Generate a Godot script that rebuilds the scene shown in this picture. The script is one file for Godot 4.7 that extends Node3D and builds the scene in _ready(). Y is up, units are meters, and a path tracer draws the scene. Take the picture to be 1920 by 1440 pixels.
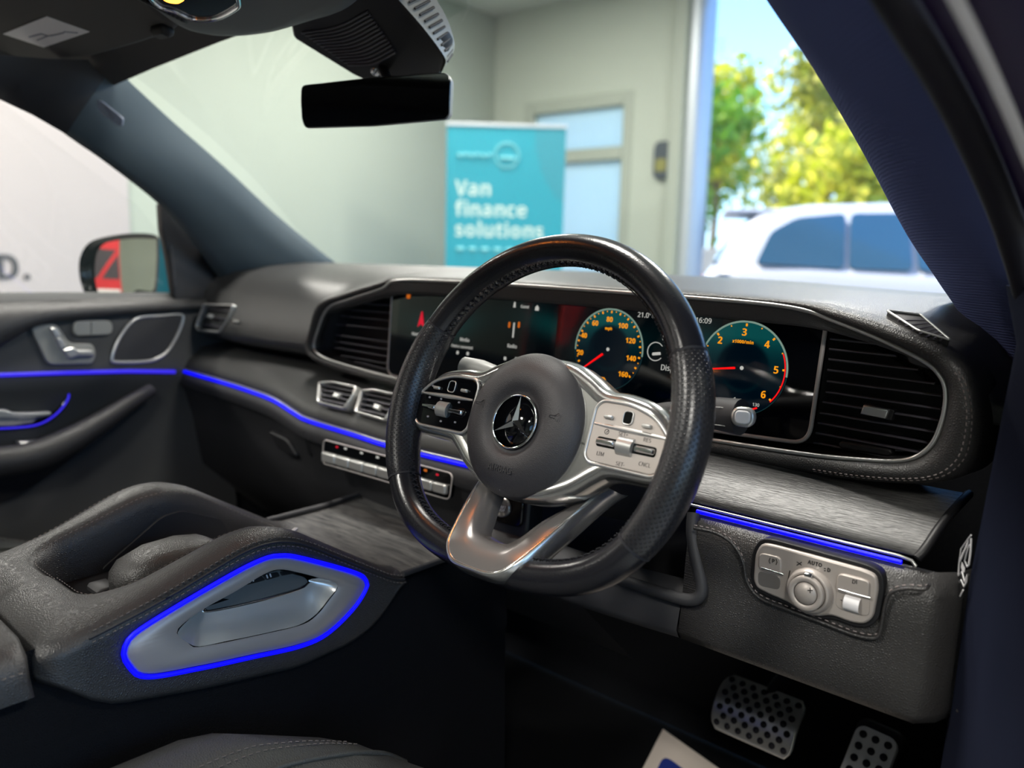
extends Node3D
# Car interior seen from the open driver's door, standing in a showroom.
# Car frame: x to the car's right, y up, -z forward; ground at y = 0, metres.

const FOC := 1532.6
var eye := Vector3(0.83, 1.25, 0.0)
var cam_basis := Basis.from_euler(Vector3(-0.1587, 0.716, 0.0257))
var M := {}
var rng := RandomNumberGenerator.new()
var display_font: SystemFont
var display_font_bold: SystemFont

func _ready():
	rng.seed = 7
	setup_camera_and_light()
	make_materials()
	build_showroom()
	build_outdoors()
	build_car_shell()
	build_dashboard()
	build_steering()
	build_console()
	build_door()
	build_roof_fittings()
	build_seats_and_floor()

# ------------------------------------------------------------------ camera, sky, sun, lamps
func setup_camera_and_light():
	var cam = Camera3D.new()
	cam.name = "camera"
	add_child(cam)
	cam.position = eye
	cam.basis = cam_basis
	cam.near = 0.02
	cam.far = 400.0
	var att = CameraAttributesPhysical.new()
	att.frustum_focal_length = 12.0 / (720.0 / FOC)
	att.frustum_focus_distance = 0.80
	att.exposure_aperture = 3.1
	att.frustum_near = 0.02
	att.frustum_far = 400.0
	cam.attributes = att
	cam.current = true

	var we = WorldEnvironment.new()
	we.name = "world_environment"
	var env = Environment.new()
	var sky = Sky.new()
	var sm = ProceduralSkyMaterial.new()
	sm.sky_top_color = Color(0.30, 0.55, 0.88)
	sm.sky_horizon_color = Color(0.72, 0.88, 0.97)
	sm.ground_bottom_color = Color(0.35, 0.36, 0.34)
	sm.ground_horizon_color = Color(0.6, 0.66, 0.66)
	sm.sky_energy_multiplier = 1.25
	sm.ground_energy_multiplier = 1.0
	sky.sky_material = sm
	env.background_mode = Environment.BG_SKY
	env.sky = sky
	env.tonemap_mode = Environment.TONE_MAPPER_LINEAR
	env.tonemap_exposure = 2.3
	env.sdfgi_enabled = true
	env.ssao_enabled = true
	env.ssil_enabled = true
	we.environment = env
	add_child(we)

	var sun = DirectionalLight3D.new()
	sun.name = "sun"
	add_child(sun)
	sun.look_at_from_position(Vector3(-6, 10, 3.0), Vector3.ZERO, Vector3.UP)
	sun.light_energy = 2.4
	sun.light_color = Color(1.0, 0.95, 0.84)
	sun.light_angular_distance = 0.6
	sun.shadow_enabled = true
	sun.sky_mode = DirectionalLight3D.SKY_MODE_LIGHT_ONLY

# ------------------------------------------------------------------ photo pixels to directions
func ray(u, v) -> Vector3:
	return cam_basis * Vector3((u - 960.0) / FOC, -(v - 720.0) / FOC, -1.0)
func hx(u, v, x) -> Vector3:
	var d = ray(u, v)
	return eye + d * ((x - eye.x) / d.x)
func hy(u, v, y) -> Vector3:
	var d = ray(u, v)
	return eye + d * ((y - eye.y) / d.y)
func hz(u, v, z) -> Vector3:
	var d = ray(u, v)
	return eye + d * ((z - eye.z) / d.z)
func hp(u, v, p: Vector3, n: Vector3) -> Vector3:
	var d = ray(u, v)
	return eye + d * ((p - eye).dot(n) / d.dot(n))
func V(x, y, z) -> Vector3:
	return Vector3(x, y, z)
func Q(x, y) -> Vector2:
	return Vector2(x, y)
# a frame whose z axis is n and whose x axis lies along xd
func frame(o: Vector3, xd: Vector3, n: Vector3) -> Transform3D:
	n = n.normalized()
	var x = (xd - n * xd.dot(n)).normalized()
	return Transform3D(Basis(x, n.cross(x), n), o)
# an outline given in pixels, laid on the xy plane of a frame
func on_frame(list, xf: Transform3D) -> Array:
	var inv = xf.affine_inverse()
	var out = []
	for p in list:
		var q: Vector3 = inv * hp(p[0], p[1], xf.origin, xf.basis.z)
		out.append(Q(q.x, q.y))
	return out
func lift(poly, xf: Transform3D, h = 0.0) -> Array:
	var out = []
	for p in poly:
		out.append(xf * V(p.x, p.y, h))
	return out

# ------------------------------------------------------------------ shapes
func tool() -> SurfaceTool:
	var st = SurfaceTool.new()
	st.begin(Mesh.PRIMITIVE_TRIANGLES)
	return st
func tri(st, a, b, c, g = -1):
	st.set_smooth_group(g)
	for p in [a, b, c]:
		st.set_uv(Vector2.ZERO)
		st.add_vertex(p)
func grid(st, rows, close_u = false, close_v = false, g = 0, us = 1.0, vs = 1.0):
	st.set_smooth_group(g)
	var nr: int = rows.size()
	var nc: int = rows[0].size()
	for i in (nr if close_v else nr - 1):
		var a = rows[i]
		var b = rows[(i + 1) % nr]
		for j in (nc if close_u else nc - 1):
			var k = (j + 1) % nc
			var quad = [[a[j], j, i], [a[k], j + 1, i], [b[k], j + 1, i + 1], [a[j], j, i], [b[k], j + 1, i + 1], [b[j], j, i + 1]]
			for q in quad:
				st.set_uv(Q(q[1] * us, q[2] * vs))
				st.add_vertex(q[0])
func cap(st, ring, g = -1):
	var c = Vector3.ZERO
	for p in ring:
		c += p
	c /= ring.size()
	for i in ring.size():
		tri(st, c, ring[i], ring[(i + 1) % ring.size()], g)
# Catmull-Rom through points (2D or 3D), per samples in each span
func smooth(pts, per = 6, closed = false) -> Array:
	var n: int = pts.size()
	var out = []
	for i in (n if closed else n - 1):
		var p0 = pts[(i - 1 + n) % n] if closed or i > 0 else pts[0] * 2.0 - pts[1]
		var p1 = pts[i]
		var p2 = pts[(i + 1) % n]
		var p3 = pts[(i + 2) % n] if closed or i < n - 2 else pts[n - 1] * 2.0 - pts[n - 2]
		for k in per:
			var t: float = float(k) / per
			out.append((p1 * 2.0 + (p2 - p0) * t + (p0 * 2.0 - p1 * 5.0 + p2 * 4.0 - p3) * t * t + (p1 * 3.0 - p0 - p2 * 3.0 + p3) * t * t * t) * 0.5)
	if not closed:
		out.append(pts[n - 1])
	return out
# n points evenly spaced along a polyline
func even(pts, n, closed = false) -> Array:
	var src = pts.duplicate()
	if closed:
		src.append(pts[0])
	var acc = [0.0]
	for i in range(1, src.size()):
		acc.append(acc[i - 1] + (src[i] - src[i - 1]).length())
	var total: float = acc[-1]
	var out = []
	var j = 0
	for k in n:
		var d: float = total * k / (n if closed else n - 1)
		while j < src.size() - 2 and acc[j + 1] < d:
			j += 1
		var w: float = clampf((d - acc[j]) / maxf(acc[j + 1] - acc[j], 1e-9), 0.0, 1.0)
		out.append(src[j] + (src[j + 1] - src[j]) * w)
	return out
func tube(st, path, r, sides = 8, closed = false, flat = 1.0, up = Vector3.ZERO, g = 0):
	var n: int = path.size()
	var rows = []
	var last = Vector3.ZERO
	for i in n:
		var a = path[(i - 1 + n) % n] if closed or i > 0 else path[0]
		var b = path[(i + 1) % n] if closed or i < n - 1 else path[n - 1]
		var t: Vector3 = (b - a).normalized()
		var u: Vector3 = up if up != Vector3.ZERO else (last if last != Vector3.ZERO else (Vector3.UP if absf(t.y) < 0.9 else Vector3.RIGHT))
		var nx: Vector3 = (u - t * u.dot(t)).normalized()
		last = nx
		var ny = t.cross(nx)
		var rr: float = r[i] if r is Array else r
		var row = []
		for k in sides:
			var w = TAU * k / sides
			row.append(path[i] + nx * (cos(w) * rr * flat) + ny * (sin(w) * rr))
		rows.append(row)
	grid(st, rows, true, closed, g)
	if not closed:
		cap(st, rows[0])
		cap(st, rows[-1])
func rrect(w, h, r, seg = 4) -> Array:
	var out = []
	r = minf(r, minf(w, h) * 0.499)
	for c in [[w / 2 - r, h / 2 - r, 0.0], [-w / 2 + r, h / 2 - r, PI / 2], [-w / 2 + r, -h / 2 + r, PI], [w / 2 - r, -h / 2 + r, PI * 1.5]]:
		for k in seg + 1:
			var a: float = c[2] + PI / 2 * k / seg
			out.append(Q(c[0] + r * cos(a), c[1] + r * sin(a)))
	return out
# round the corners of a 2D outline
func rounded(pts, r, seg = 4) -> Array:
	var n: int = pts.size()
	var out = []
	for i in n:
		var p: Vector2 = pts[i]
		var a: Vector2 = pts[(i - 1 + n) % n] - p
		var b: Vector2 = pts[(i + 1) % n] - p
		var d = minf(r, minf(a.length(), b.length()) * 0.45)
		var pa = p + a.normalized() * d
		var pb = p + b.normalized() * d
		for k in seg + 1:
			var t = float(k) / seg
			out.append(pa.lerp(p, t).lerp(p.lerp(pb, t), t))
	return out
func ccw(poly) -> Array:
	var s = 0.0
	for i in poly.size():
		var a: Vector2 = poly[i]
		var b: Vector2 = poly[(i + 1) % poly.size()]
		s += a.cross(b)
	var out = poly.duplicate()
	if s < 0:
		out.reverse()
	return out
func inset(poly, d) -> Array:
	var n: int = poly.size()
	var out = []
	for i in n:
		var p: Vector2 = poly[i]
		var a: Vector2 = (p - poly[(i - 1 + n) % n]).normalized()
		var b: Vector2 = (poly[(i + 1) % n] - p).normalized()
		var m = Q(-a.y - b.y, a.x + b.x)
		m = m.normalized() if m.length() > 1e-6 else Q(-a.y, a.x)
		var c = maxf(0.5, absf(m.dot(Q(-a.y, a.x))))
		out.append(p + m * (d / c))
	return out
func face(st, poly, xf, h, g = -1):
	var idx = Geometry2D.triangulate_polygon(PackedVector2Array(poly))
	if idx.is_empty():
		cap(st, lift(poly, xf, h), g)
		return
	for i in range(0, idx.size(), 3):
		tri(st, xf * V(poly[idx[i]].x, poly[idx[i]].y, h), xf * V(poly[idx[i + 1]].x, poly[idx[i + 1]].y, h), xf * V(poly[idx[i + 2]].x, poly[idx[i + 2]].y, h), g)
# a slab on the frame, from height h0 up to h1 along its z, its upper edge bevelled
func plate(st, poly, xf: Transform3D, h0, h1, bev = 0.001):
	poly = ccw(poly)
	var rings = [lift(poly, xf, h0), lift(poly, xf, h1 - bev)]
	var top = poly
	if bev > 0:
		top = inset(poly, bev)
		rings.append(lift(inset(poly, bev * 0.3), xf, h1 - bev * 0.3))
		rings.append(lift(top, xf, h1))
	grid(st, rings, true, false, 1)
	face(st, top, xf, h1)
	face(st, poly, xf, h0)
# a flat ring between two outlines with the same number of points
func band(st, outer, inner, xf, h_out, h_in, g = 0):
	grid(st, [lift(outer, xf, h_out), lift(inner, xf, h_in)], true, false, g)
func box(st, c: Vector3, s: Vector3, bev = 0.002, basis := Basis.IDENTITY):
	var b = minf(bev, minf(s.x, minf(s.y, s.z)) * 0.4)
	var xf = Transform3D(basis, c)
	var poly = rrect(s.x, s.y, b, 2)
	var lo = inset(ccw(poly), b)
	var rings = [lift(lo, xf, -s.z / 2), lift(poly, xf, -s.z / 2 + b), lift(poly, xf, s.z / 2 - b), lift(lo, xf, s.z / 2)]
	grid(st, rings, true, false, 1)
	face(st, lo, xf, -s.z / 2)
	face(st, lo, xf, s.z / 2)
func plain_box(st, lo: Vector3, hi: Vector3):
	box(st, (lo + hi) / 2.0, hi - lo, 0.0005)
# turn a profile of (radius, height) pairs about the z axis of a frame
func lathe(st, prof, xf: Transform3D, n = 32, sx = 1.0, sy = 1.0, g = 0):
	var rows = []
	for p in prof:
		var row = []
		for k in n:
			var a = TAU * k / n
			row.append(xf * V(p.x * cos(a) * sx, p.x * sin(a) * sy, p.y))
		rows.append(row)
	grid(st, rows, true, false, g)
# short stitches along a path
func stitches(st, path, length = 0.004, gap = 0.0025, r = 0.0005):
	var total = 0.0
	for i in range(1, path.size()):
		total += (path[i] - path[i - 1]).length()
	var n = int(total / (length + gap))
	if n < 1:
		return
	var pts = even(path, n * 4 + 1)
	for i in n:
		tube(st, [pts[i * 4], pts[i * 4 + 1], pts[i * 4 + 2]], r, 4)
func lerp_table(t, x) -> float:
	if x <= t[0][0]:
		return t[0][1]
	for i in range(1, t.size()):
		if x <= t[i][0]:
			return lerpf(t[i - 1][1], t[i][1], (x - t[i - 1][0]) / (t[i][0] - t[i - 1][0]))
	return t[-1][1]

# ------------------------------------------------------------------ nodes
func numbered(parent: Node, called: String) -> String:
	var n = called
	var i = 0
	while parent.has_node(NodePath(n)):
		i += 1
		n = "%s_%03d" % [called, i]
	return n
func tag(o, label, category, group = "", kind = ""):
	o.set_meta("label", label)
	if category:
		o.set_meta("category", category)
	if group:
		o.set_meta("group", group)
	if kind:
		o.set_meta("kind", kind)
	return o
func thing(called, label, category, at := Vector3.ZERO, group = ""):
	var o = Node3D.new()
	o.name = numbered(self, called)
	add_child(o)
	o.position = at
	return tag(o, label, category, group)
# commit a shape as a mesh; shapes are in world coordinates unless their thing is turned
func part(called, st, mat, parent = self, at = null) -> MeshInstance3D:
	var mesh
	if st is SurfaceTool:
		st.generate_normals()
		mesh = st.commit()
	else:
		mesh = st
	var o = MeshInstance3D.new()
	o.mesh = mesh
	o.material_override = mat
	o.name = numbered(parent, called)
	parent.add_child(o)
	o.cast_shadow = GeometryInstance3D.SHADOW_CASTING_SETTING_ON
	if at != null:
		o.transform = at
	elif parent != self and not (parent is MeshInstance3D) and not parent.has_meta("own_axes"):
		o.position = -parent.position
	return o
func structure(called, st, mat):
	var o = part(called, st, mat)
	o.set_meta("kind", "structure")
	return o
func lettering(s, h, mat, parent, xf: Transform3D, called = "lettering", bold = true, depth = 0.0003) -> MeshInstance3D:
	var tm = TextMesh.new()
	tm.text = s
	tm.font = display_font_bold if bold else display_font
	tm.font_size = 48
	tm.pixel_size = h / (48.0 * 0.72)
	tm.depth = depth
	tm.curve_step = 3.0
	var t = xf
	if parent != self and not (parent is MeshInstance3D) and not parent.has_meta("own_axes"):
		t.origin -= parent.position
	return part(called, tm, mat, parent, t)

# ------------------------------------------------------------------ materials
func mat(called, c: Color, rough = 0.6, metal = 0.0, spec = 0.5) -> StandardMaterial3D:
	var m = StandardMaterial3D.new()
	m.resource_name = called
	m.albedo_color = c
	m.roughness = rough
	m.metallic = metal
	m.metallic_specular = spec
	M[called] = m
	return m
func glow(called, c: Color, energy, base := Color.BLACK) -> StandardMaterial3D:
	var m = mat(called, base, 0.5)
	m.emission_enabled = true
	m.emission = c
	m.emission_energy_multiplier = energy
	return m
func noise_image(size, freq, kind, octaves = 3, sd = 3) -> Image:
	var n = FastNoiseLite.new()
	n.seed = sd
	n.noise_type = kind
	n.frequency = freq
	n.fractal_octaves = octaves
	if kind == FastNoiseLite.TYPE_CELLULAR:
		n.fractal_type = FastNoiseLite.FRACTAL_NONE
		n.cellular_return_type = FastNoiseLite.RETURN_DISTANCE2_SUB
	return n.get_seamless_image(size, size)
func relief(m: StandardMaterial3D, tex, scale, amount):
	m.heightmap_enabled = true
	m.heightmap_texture = tex
	m.heightmap_scale = amount
	if scale != 0.0:
		m.uv1_triplanar = true
		m.uv1_world_triplanar = true
		m.uv1_scale = Vector3.ONE * scale
func make_materials():
	display_font = SystemFont.new()
	display_font.font_names = PackedStringArray(["Droid Sans"])
	display_font_bold = SystemFont.new()
	display_font_bold.font_names = PackedStringArray(["Droid Sans"])
	display_font_bold.font_weight = 700
	var grain = ImageTexture.create_from_image(noise_image(512, 0.055, FastNoiseLite.TYPE_CELLULAR))
	var fine = ImageTexture.create_from_image(noise_image(512, 0.12, FastNoiseLite.TYPE_SIMPLEX_SMOOTH, 4))
	relief(mat("leather", Color8(52, 51, 51), 0.42), grain, 17.0, 0.055)
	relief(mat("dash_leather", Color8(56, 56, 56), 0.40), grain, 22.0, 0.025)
	relief(mat("seat_leather", Color8(66, 68, 66), 0.45), grain, 16.0, 0.05)
	relief(mat("rim_leather", Color8(28, 28, 32), 0.24), grain, 16.0, 0.012)
	relief(mat("hub_leather", Color8(46, 45, 48), 0.52), grain, 26.0, 0.025)
	relief(mat("soft_plastic", Color8(44, 44, 47), 0.6), fine, 20.0, 0.01)
	relief(mat("door_plastic", Color8(54, 55, 56), 0.6), fine, 14.0, 0.01)
	relief(mat("black_plastic", Color8(22, 22, 25), 0.5), fine, 20.0, 0.006)
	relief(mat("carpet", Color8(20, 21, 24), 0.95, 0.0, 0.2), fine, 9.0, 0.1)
	mat("recess", Color8(44, 44, 47), 0.6)
	mat("gloss_black", Color8(8, 9, 12), 0.06)
	mat("screen_glass", Color8(5, 7, 12), 0.045, 0.0, 0.62)
	mat("slat", Color8(74, 72, 80), 0.35)
	mat("silver", Color8(200, 200, 198), 0.30, 0.72)
	mat("satin", Color8(176, 169, 166), 0.36, 0.25)
	mat("chrome", Color8(226, 228, 230), 0.10, 1.0)
	mat("dark_chrome", Color8(140, 136, 134), 0.25, 0.6)
	mat("switch_silver", Color8(178, 170, 164), 0.42, 0.3)
	mat("symbol_black", Color8(30, 30, 32), 0.6)
	mat("symbol_grey", Color8(120, 122, 130), 0.6)
	mat("label_white", Color8(228, 226, 228), 0.6)
	mat("label_grey", Color8(150, 155, 170), 0.6)
	mat("thread", Color8(132, 122, 120), 0.8)
	mat("grey_thread", Color8(104, 98, 95), 0.8)
	mat("deck_plastic", Color8(104, 106, 106), 0.5)
	mat("dark_thread", Color8(20, 22, 30), 0.7)
	mat("mirror_dark", Color8(150, 152, 156), 0.03, 1.0)
	mat("mirror_glass", Color8(225, 222, 212), 0.02, 1.0)
	relief(mat("side_plastic", Color8(34, 38, 54), 0.75, 0.0, 0.12), fine, 20.0, 0.01)  # darkened and blued in the colour for shade and blue daylight
	mat("rubber", Color8(34, 33, 40), 0.6, 0.0, 0.3)
	mat("pillar_plastic", Color8(70, 82, 88), 0.6)
	mat("roof_cloth", Color8(78, 76, 75), 0.9)
	mat("roof_plastic", Color8(76, 75, 78), 0.5)
	mat("yoke_metal", Color8(214, 214, 212), 0.20, 0.92)
	mat("bowl_metal", Color8(222, 221, 219), 0.26, 0.6)
	mat("flare_purple", Color8(44, 30, 70), 0.5, 0.0, 0.2)  # purple flare put into the flange colour
	mat("plastic_grey", Color8(140, 140, 136), 0.4)
	# stripes woven into the pillar cloth
	var weave = Image.create(64, 64, false, Image.FORMAT_RGB8)
	for y in 64:
		for x in 64:
			var h = 0.5 + 0.5 * sin(TAU * y / 8.0)
			weave.set_pixel(x, y, Color(h, h, h))
	relief(mat("pillar_cloth", Color8(84, 92, 134), 0.9, 0.0, 0.1), ImageTexture.create_from_image(weave), 50.0, 0.03)  # blue daylight cast put into the cloth colour
	# open-pored dark wood: streaks along the car's width
	var wood = Image.create(1024, 512, false, Image.FORMAT_RGB8)
	var wn = FastNoiseLite.new()
	wn.seed = 11
	wn.frequency = 1.0
	wn.fractal_octaves = 3
	for y in 512:
		for x in 1024:
			var a = wn.get_noise_2d(x * 0.006, y * 0.16)
			var b = wn.get_noise_2d(x * 0.016 + 50.0, y * 0.42)
			var p = clampf(0.62 + 0.4 * a + 0.5 * minf(b, 0.0) * 1.6, 0.0, 1.0)
			wood.set_pixel(x, y, Color(p, p, p))
	var wood_tex = ImageTexture.create_from_image(wood)
	var wood_col = Image.create(1024, 512, false, Image.FORMAT_RGB8)
	for y in 512:
		for x in 1024:
			var p = wood.get_pixel(x, y).r
			wood_col.set_pixel(x, y, Color8(40, 40, 42).lerp(Color8(104, 103, 101), p))
	var wm = mat("wood", Color.WHITE, 0.42)
	wm.albedo_texture = ImageTexture.create_from_image(wood_col)
	relief(wm, wood_tex, 0.0, 0.03)
	# perforated leather: rows of small holes
	var perf = Image.create(128, 128, false, Image.FORMAT_RGB8)
	for y in 128:
		for x in 128:
			var h = 1.0
			for c in [[32, 32], [96, 96]]:
				var dx = absf(x - c[0])
				var dy = absf(y - c[1])
				dx = minf(dx, 128 - dx)
				dy = minf(dy, 128 - dy)
				h = minf(h, smoothstep(17.0, 27.0, sqrt(dx * dx + dy * dy)))
			perf.set_pixel(x, y, Color(h, h, h))
	relief(mat("perforated", Color8(36, 36, 39), 0.27), ImageTexture.create_from_image(perf), 0.0, 0.30)
	glow("led_blue", Color(0.02, 0.01, 1.0), 0.75)
	glow("led_violet", Color(0.22, 0.16, 0.95), 0.45)
	glow("amber_text", Color(1.0, 0.62, 0.05), 0.42)
	glow("white_text", Color(0.85, 0.85, 0.82), 0.3)
	glow("red_text", Color(1.0, 0.03, 0.04), 0.55)
	glow("pink_text", Color(0.9, 0.08, 0.2), 0.35)
	glow("orange_text", Color(0.9, 0.45, 0.1), 0.28)
	glow("dial_rim", Color(0.55, 0.66, 0.6), 0.3)
	glow("dial_rim_dim", Color(0.1, 0.3, 0.32), 0.15)
	# showroom and outdoors
	relief(mat("tinted_wall_paint", Color8(166, 174, 162), 0.8), fine, 1.5, 0.05)  # walls carry the green tint of the windscreen in their colour
	relief(mat("untinted_wall", Color8(184, 176, 174), 0.6), fine, 1.0, 0.02)  # pinkish wall tone without that tint, for the added board
	mat("ceiling_paint", Color8(200, 204, 196), 0.9)
	relief(mat("floor_tile", Color8(150, 150, 146), 0.35), fine, 1.0, 0.02)
	mat("banner_teal", Color8(0, 142, 162), 0.6)
	mat("banner_light", Color8(34, 136, 154), 0.6)
	mat("banner_text", Color8(184, 208, 200), 0.6)
	mat("banner_faint", Color8(100, 176, 184), 0.6)
	mat("letter_grey", Color8(64, 66, 70), 0.6)
	mat("aluminium", Color8(182, 190, 196), 0.45, 0.5)
	mat("frame_grey", Color8(150, 158, 146), 0.6)
	mat("keypad_dark", Color8(52, 64, 72), 0.5)
	mat("keypad_yellow", Color8(120, 120, 60), 0.6)
	mat("red_cloth", Color8(205, 40, 48), 0.6)
	mat("charcoal", Color8(62, 56, 62), 0.6)
	mat("suv_white", Color8(160, 166, 178), 0.25)
	mat("suv_glass", Color8(36, 78, 108), 0.05)
	mat("suv_red", Color8(170, 16, 34), 0.2)
	mat("tyre", Color8(24, 24, 26), 0.8)
	relief(mat("tarmac", Color8(120, 122, 120), 0.9), fine, 0.6, 0.3)
	mat("bark", Color8(120, 104, 76), 0.9)
	mat("fence_post", Color8(190, 160, 140), 0.8)
	mat("concrete", Color8(138, 138, 132), 0.9)
	mat("paper", Color8(214, 202, 192), 0.8)
	mat("paper_blue", Color8(20, 44, 130), 0.8)
	var gl = mat("window_glass", Color(0.85, 0.95, 0.92, 0.03), 0.0)
	gl.transparency = BaseMaterial3D.TRANSPARENCY_ALPHA
	var dg = mat("door_glass", Color(0.7, 0.85, 0.9, 0.25), 0.02)
	dg.transparency = BaseMaterial3D.TRANSPARENCY_ALPHA
	glow("lamp_panel", Color(1.0, 0.98, 0.93), 2.0)
	glow("lamp_warm", Color(1.0, 0.56, 0.16), 4.0)
	var lens = mat("lamp_lens", Color(1.0, 0.9, 0.75, 0.25), 0.1)
	lens.transparency = BaseMaterial3D.TRANSPARENCY_ALPHA

# ------------------------------------------------------------------ showroom
func slab_box(called, lo, hi, m):
	var st = tool()
	plain_box(st, lo, hi)
	return structure(called, st, m)
func build_showroom():
	slab_box("floor", V(-4.9, -0.2, -6.2), V(6.2, 0.0, 6.2), M.floor_tile)
	slab_box("ceiling", V(-4.9, 3.45, -6.2), V(6.2, 3.65, 6.2), M.ceiling_paint)
	slab_box("wall_left", V(-4.9, 0.0, -6.2), V(-4.7, 3.45, 6.2), M.tinted_wall_paint)
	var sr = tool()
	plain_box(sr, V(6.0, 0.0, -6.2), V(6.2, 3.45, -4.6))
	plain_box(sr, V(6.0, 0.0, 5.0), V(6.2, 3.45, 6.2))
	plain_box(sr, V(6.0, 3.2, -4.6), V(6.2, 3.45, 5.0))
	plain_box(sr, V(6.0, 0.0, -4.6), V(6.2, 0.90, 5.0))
	structure("wall_right", sr, M.tinted_wall_paint)
	var win = thing("window_1", "long unseen showroom window added for daylight on the driver side", "window", V(6.1, 0.9, 0.2))  # assumed window, out of view; sill height set for daylight in the cabin
	win.set_meta("kind", "structure")
	for k in 6:
		sr = tool()
		box(sr, V(6.1, 2.05, -4.6 + k * 1.92), V(0.10, 2.30, 0.07), 0.01)
		part("mullion", sr, M.aluminium, win)
	for k in 5:
		sr = tool()
		plain_box(sr, V(6.095, 0.90, -4.56 + k * 1.92), V(6.1, 3.2, -2.72 + k * 1.92))
		part("pane", sr, M.window_glass, win)
	slab_box("wall_back", V(-4.7, 0.0, 6.0), V(6.0, 3.45, 6.2), M.tinted_wall_paint)
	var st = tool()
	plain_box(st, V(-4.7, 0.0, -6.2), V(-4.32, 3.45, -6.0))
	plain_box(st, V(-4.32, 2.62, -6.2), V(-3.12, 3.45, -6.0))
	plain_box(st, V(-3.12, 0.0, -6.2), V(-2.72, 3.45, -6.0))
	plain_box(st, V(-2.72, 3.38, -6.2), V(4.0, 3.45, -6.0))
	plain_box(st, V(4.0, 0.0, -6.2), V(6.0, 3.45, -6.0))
	structure("wall_front", st, M.tinted_wall_paint)
	# pale metal reveals of the tall opening
	st = tool()
	box(st, V(-2.66, 1.69, -6.06), V(0.12, 3.38, 0.30), 0.01)
	structure("trim_1", st, M.frame_grey)
	st = tool()
	box(st, V(-2.55, 1.69, -6.08), V(0.10, 3.38, 0.26), 0.02)
	structure("trim_2", st, M.aluminium)
	# glazed side door with a fanlight
	var d = thing("door_1", "glazed white side door with fanlight behind the teal banner", "door", V(-3.72, 0, -6.1))
	d.set_meta("kind", "structure")
	st = tool()
	for x in [-4.27, -3.17]:
		box(st, V(x, 1.31, -6.06), V(0.10, 2.62, 0.14), 0.008)
	for y in [2.565, 2.12, 0.06]:
		box(st, V(-3.72, y, -6.06), V(1.0, 0.11, 0.14), 0.008)
	part("door_frame", st, M.frame_grey, d)
	var fm = mat("frosted", Color8(186, 220, 222), 0.5)
	fm.backlight_enabled = true
	fm.backlight = Color(0.95, 0.98, 1.0)
	for r in [[2.175, 2.51], [0.115, 2.065]]:
		st = tool()
		plain_box(st, V(-4.22, r[0], -6.07), V(-3.22, r[1], -6.06))
		part("pane", st, fm, d)
	st = tool()
	box(st, V(-3.24, 1.18, -5.97), V(0.06, 0.22, 0.05), 0.012)
	part("door_handle", st, M.keypad_dark, d)
	# added board keeping the left wall's tone without windscreen tint, raised lettering
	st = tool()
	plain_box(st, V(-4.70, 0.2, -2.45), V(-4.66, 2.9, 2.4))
	var board = part("added_board", st, M.untinted_wall)
	tag(board, "added board in the untinted wall tone behind dark capital letters beyond the passenger window", "added board")
	lettering("D", 0.145, M.letter_grey, board, Transform3D(Basis(Vector3.UP, PI / 2), V(-4.655, 1.09, -1.715)), "letter", true, 0.01)
	lettering(".", 0.145, M.letter_grey, board, Transform3D(Basis(Vector3.UP, PI / 2), V(-4.655, 1.09, -1.815)), "full_stop", true, 0.01)
	# access keypad on the front wall
	var kp = thing("keypad", "dark entry keypad with yellowish patch on the pale wall by the opening", "keypad", V(-2.78, 1.9, -6))
	st = tool()
	plate(st, rrect(0.17, 0.30, 0.05), Transform3D(Basis.IDENTITY, V(-2.79, 2.03, -6.0)), 0.0, 0.05, 0.01)
	part("casing", st, M.keypad_dark, kp)
	st = tool()
	plate(st, rrect(0.10, 0.10, 0.02), Transform3D(Basis.IDENTITY, V(-2.80, 1.99, -5.95)), 0.0, 0.006, 0.002)
	part("button_pad", st, M.keypad_yellow, kp)
	# roller banner
	var bx = frame(V(-3.17, 0, -4.47), V(0.635, 0, -0.556), V(0.556, 0, 0.635))
	var b = thing("roller_banner", "teal roller banner with pale van finance lettering on a floor stand", "banner", bx.origin)
	b.basis = bx.basis
	b.set_meta("own_axes", true)
	st = tool()
	box(st, V(0, 1.10, 0), V(0.845, 2.06, 0.004), 0.001)
	part("banner_sheet", st, M.banner_teal, b)
	st = tool()
	var swash = [Q(0.4225, 2.128), Q(0.4225, 1.60), Q(0.36, 1.66), Q(0.30, 1.74), Q(0.25, 1.84), Q(0.22, 1.94), Q(0.205, 2.03), Q(0.20, 2.128)]
	plate(st, swash, Transform3D(Basis.IDENTITY, V(0, 0, 0.002)), 0.0, 0.0012, 0.0)
	part("printed_swash", st, M.banner_light, b)
	var lines = [["Van", 0.105, 1.70, M.banner_text], ["finance", 0.105, 1.555, M.banner_text], ["solutions", 0.105, 1.41, M.banner_text]]
	for l in lines:
		var t = lettering(l[0], l[1], l[3], b, Transform3D(Basis.IDENTITY, V(-0.36, l[2], 0.003)), "lettering", true, 0.001)
		t.mesh.horizontal_alignment = HORIZONTAL_ALIGNMENT_LEFT
	st = tool()
	for k in 6:
		tube(st, [V(-0.345 + k * 0.042, 1.935, 0.003), V(-0.320 + k * 0.042, 1.92 + 0.012 * (k % 2), 0.003)], 0.013, 6)
	for k in 5:
		tube(st, [V(-0.345 + k * 0.09, 1.27, 0.003), V(-0.29 + k * 0.09, 1.27, 0.003)], 0.016, 6)
	part("small_print", st, M.banner_faint, b).set_meta("kind", "stuff")
	st = tool()
	var ring = []
	for i in 32:
		ring.append(V(0.005 + 0.085 * cos(TAU * i / 32), 1.935 + 0.085 * sin(TAU * i / 32), 0.003))
	tube(st, ring, 0.007, 6, true)
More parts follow.
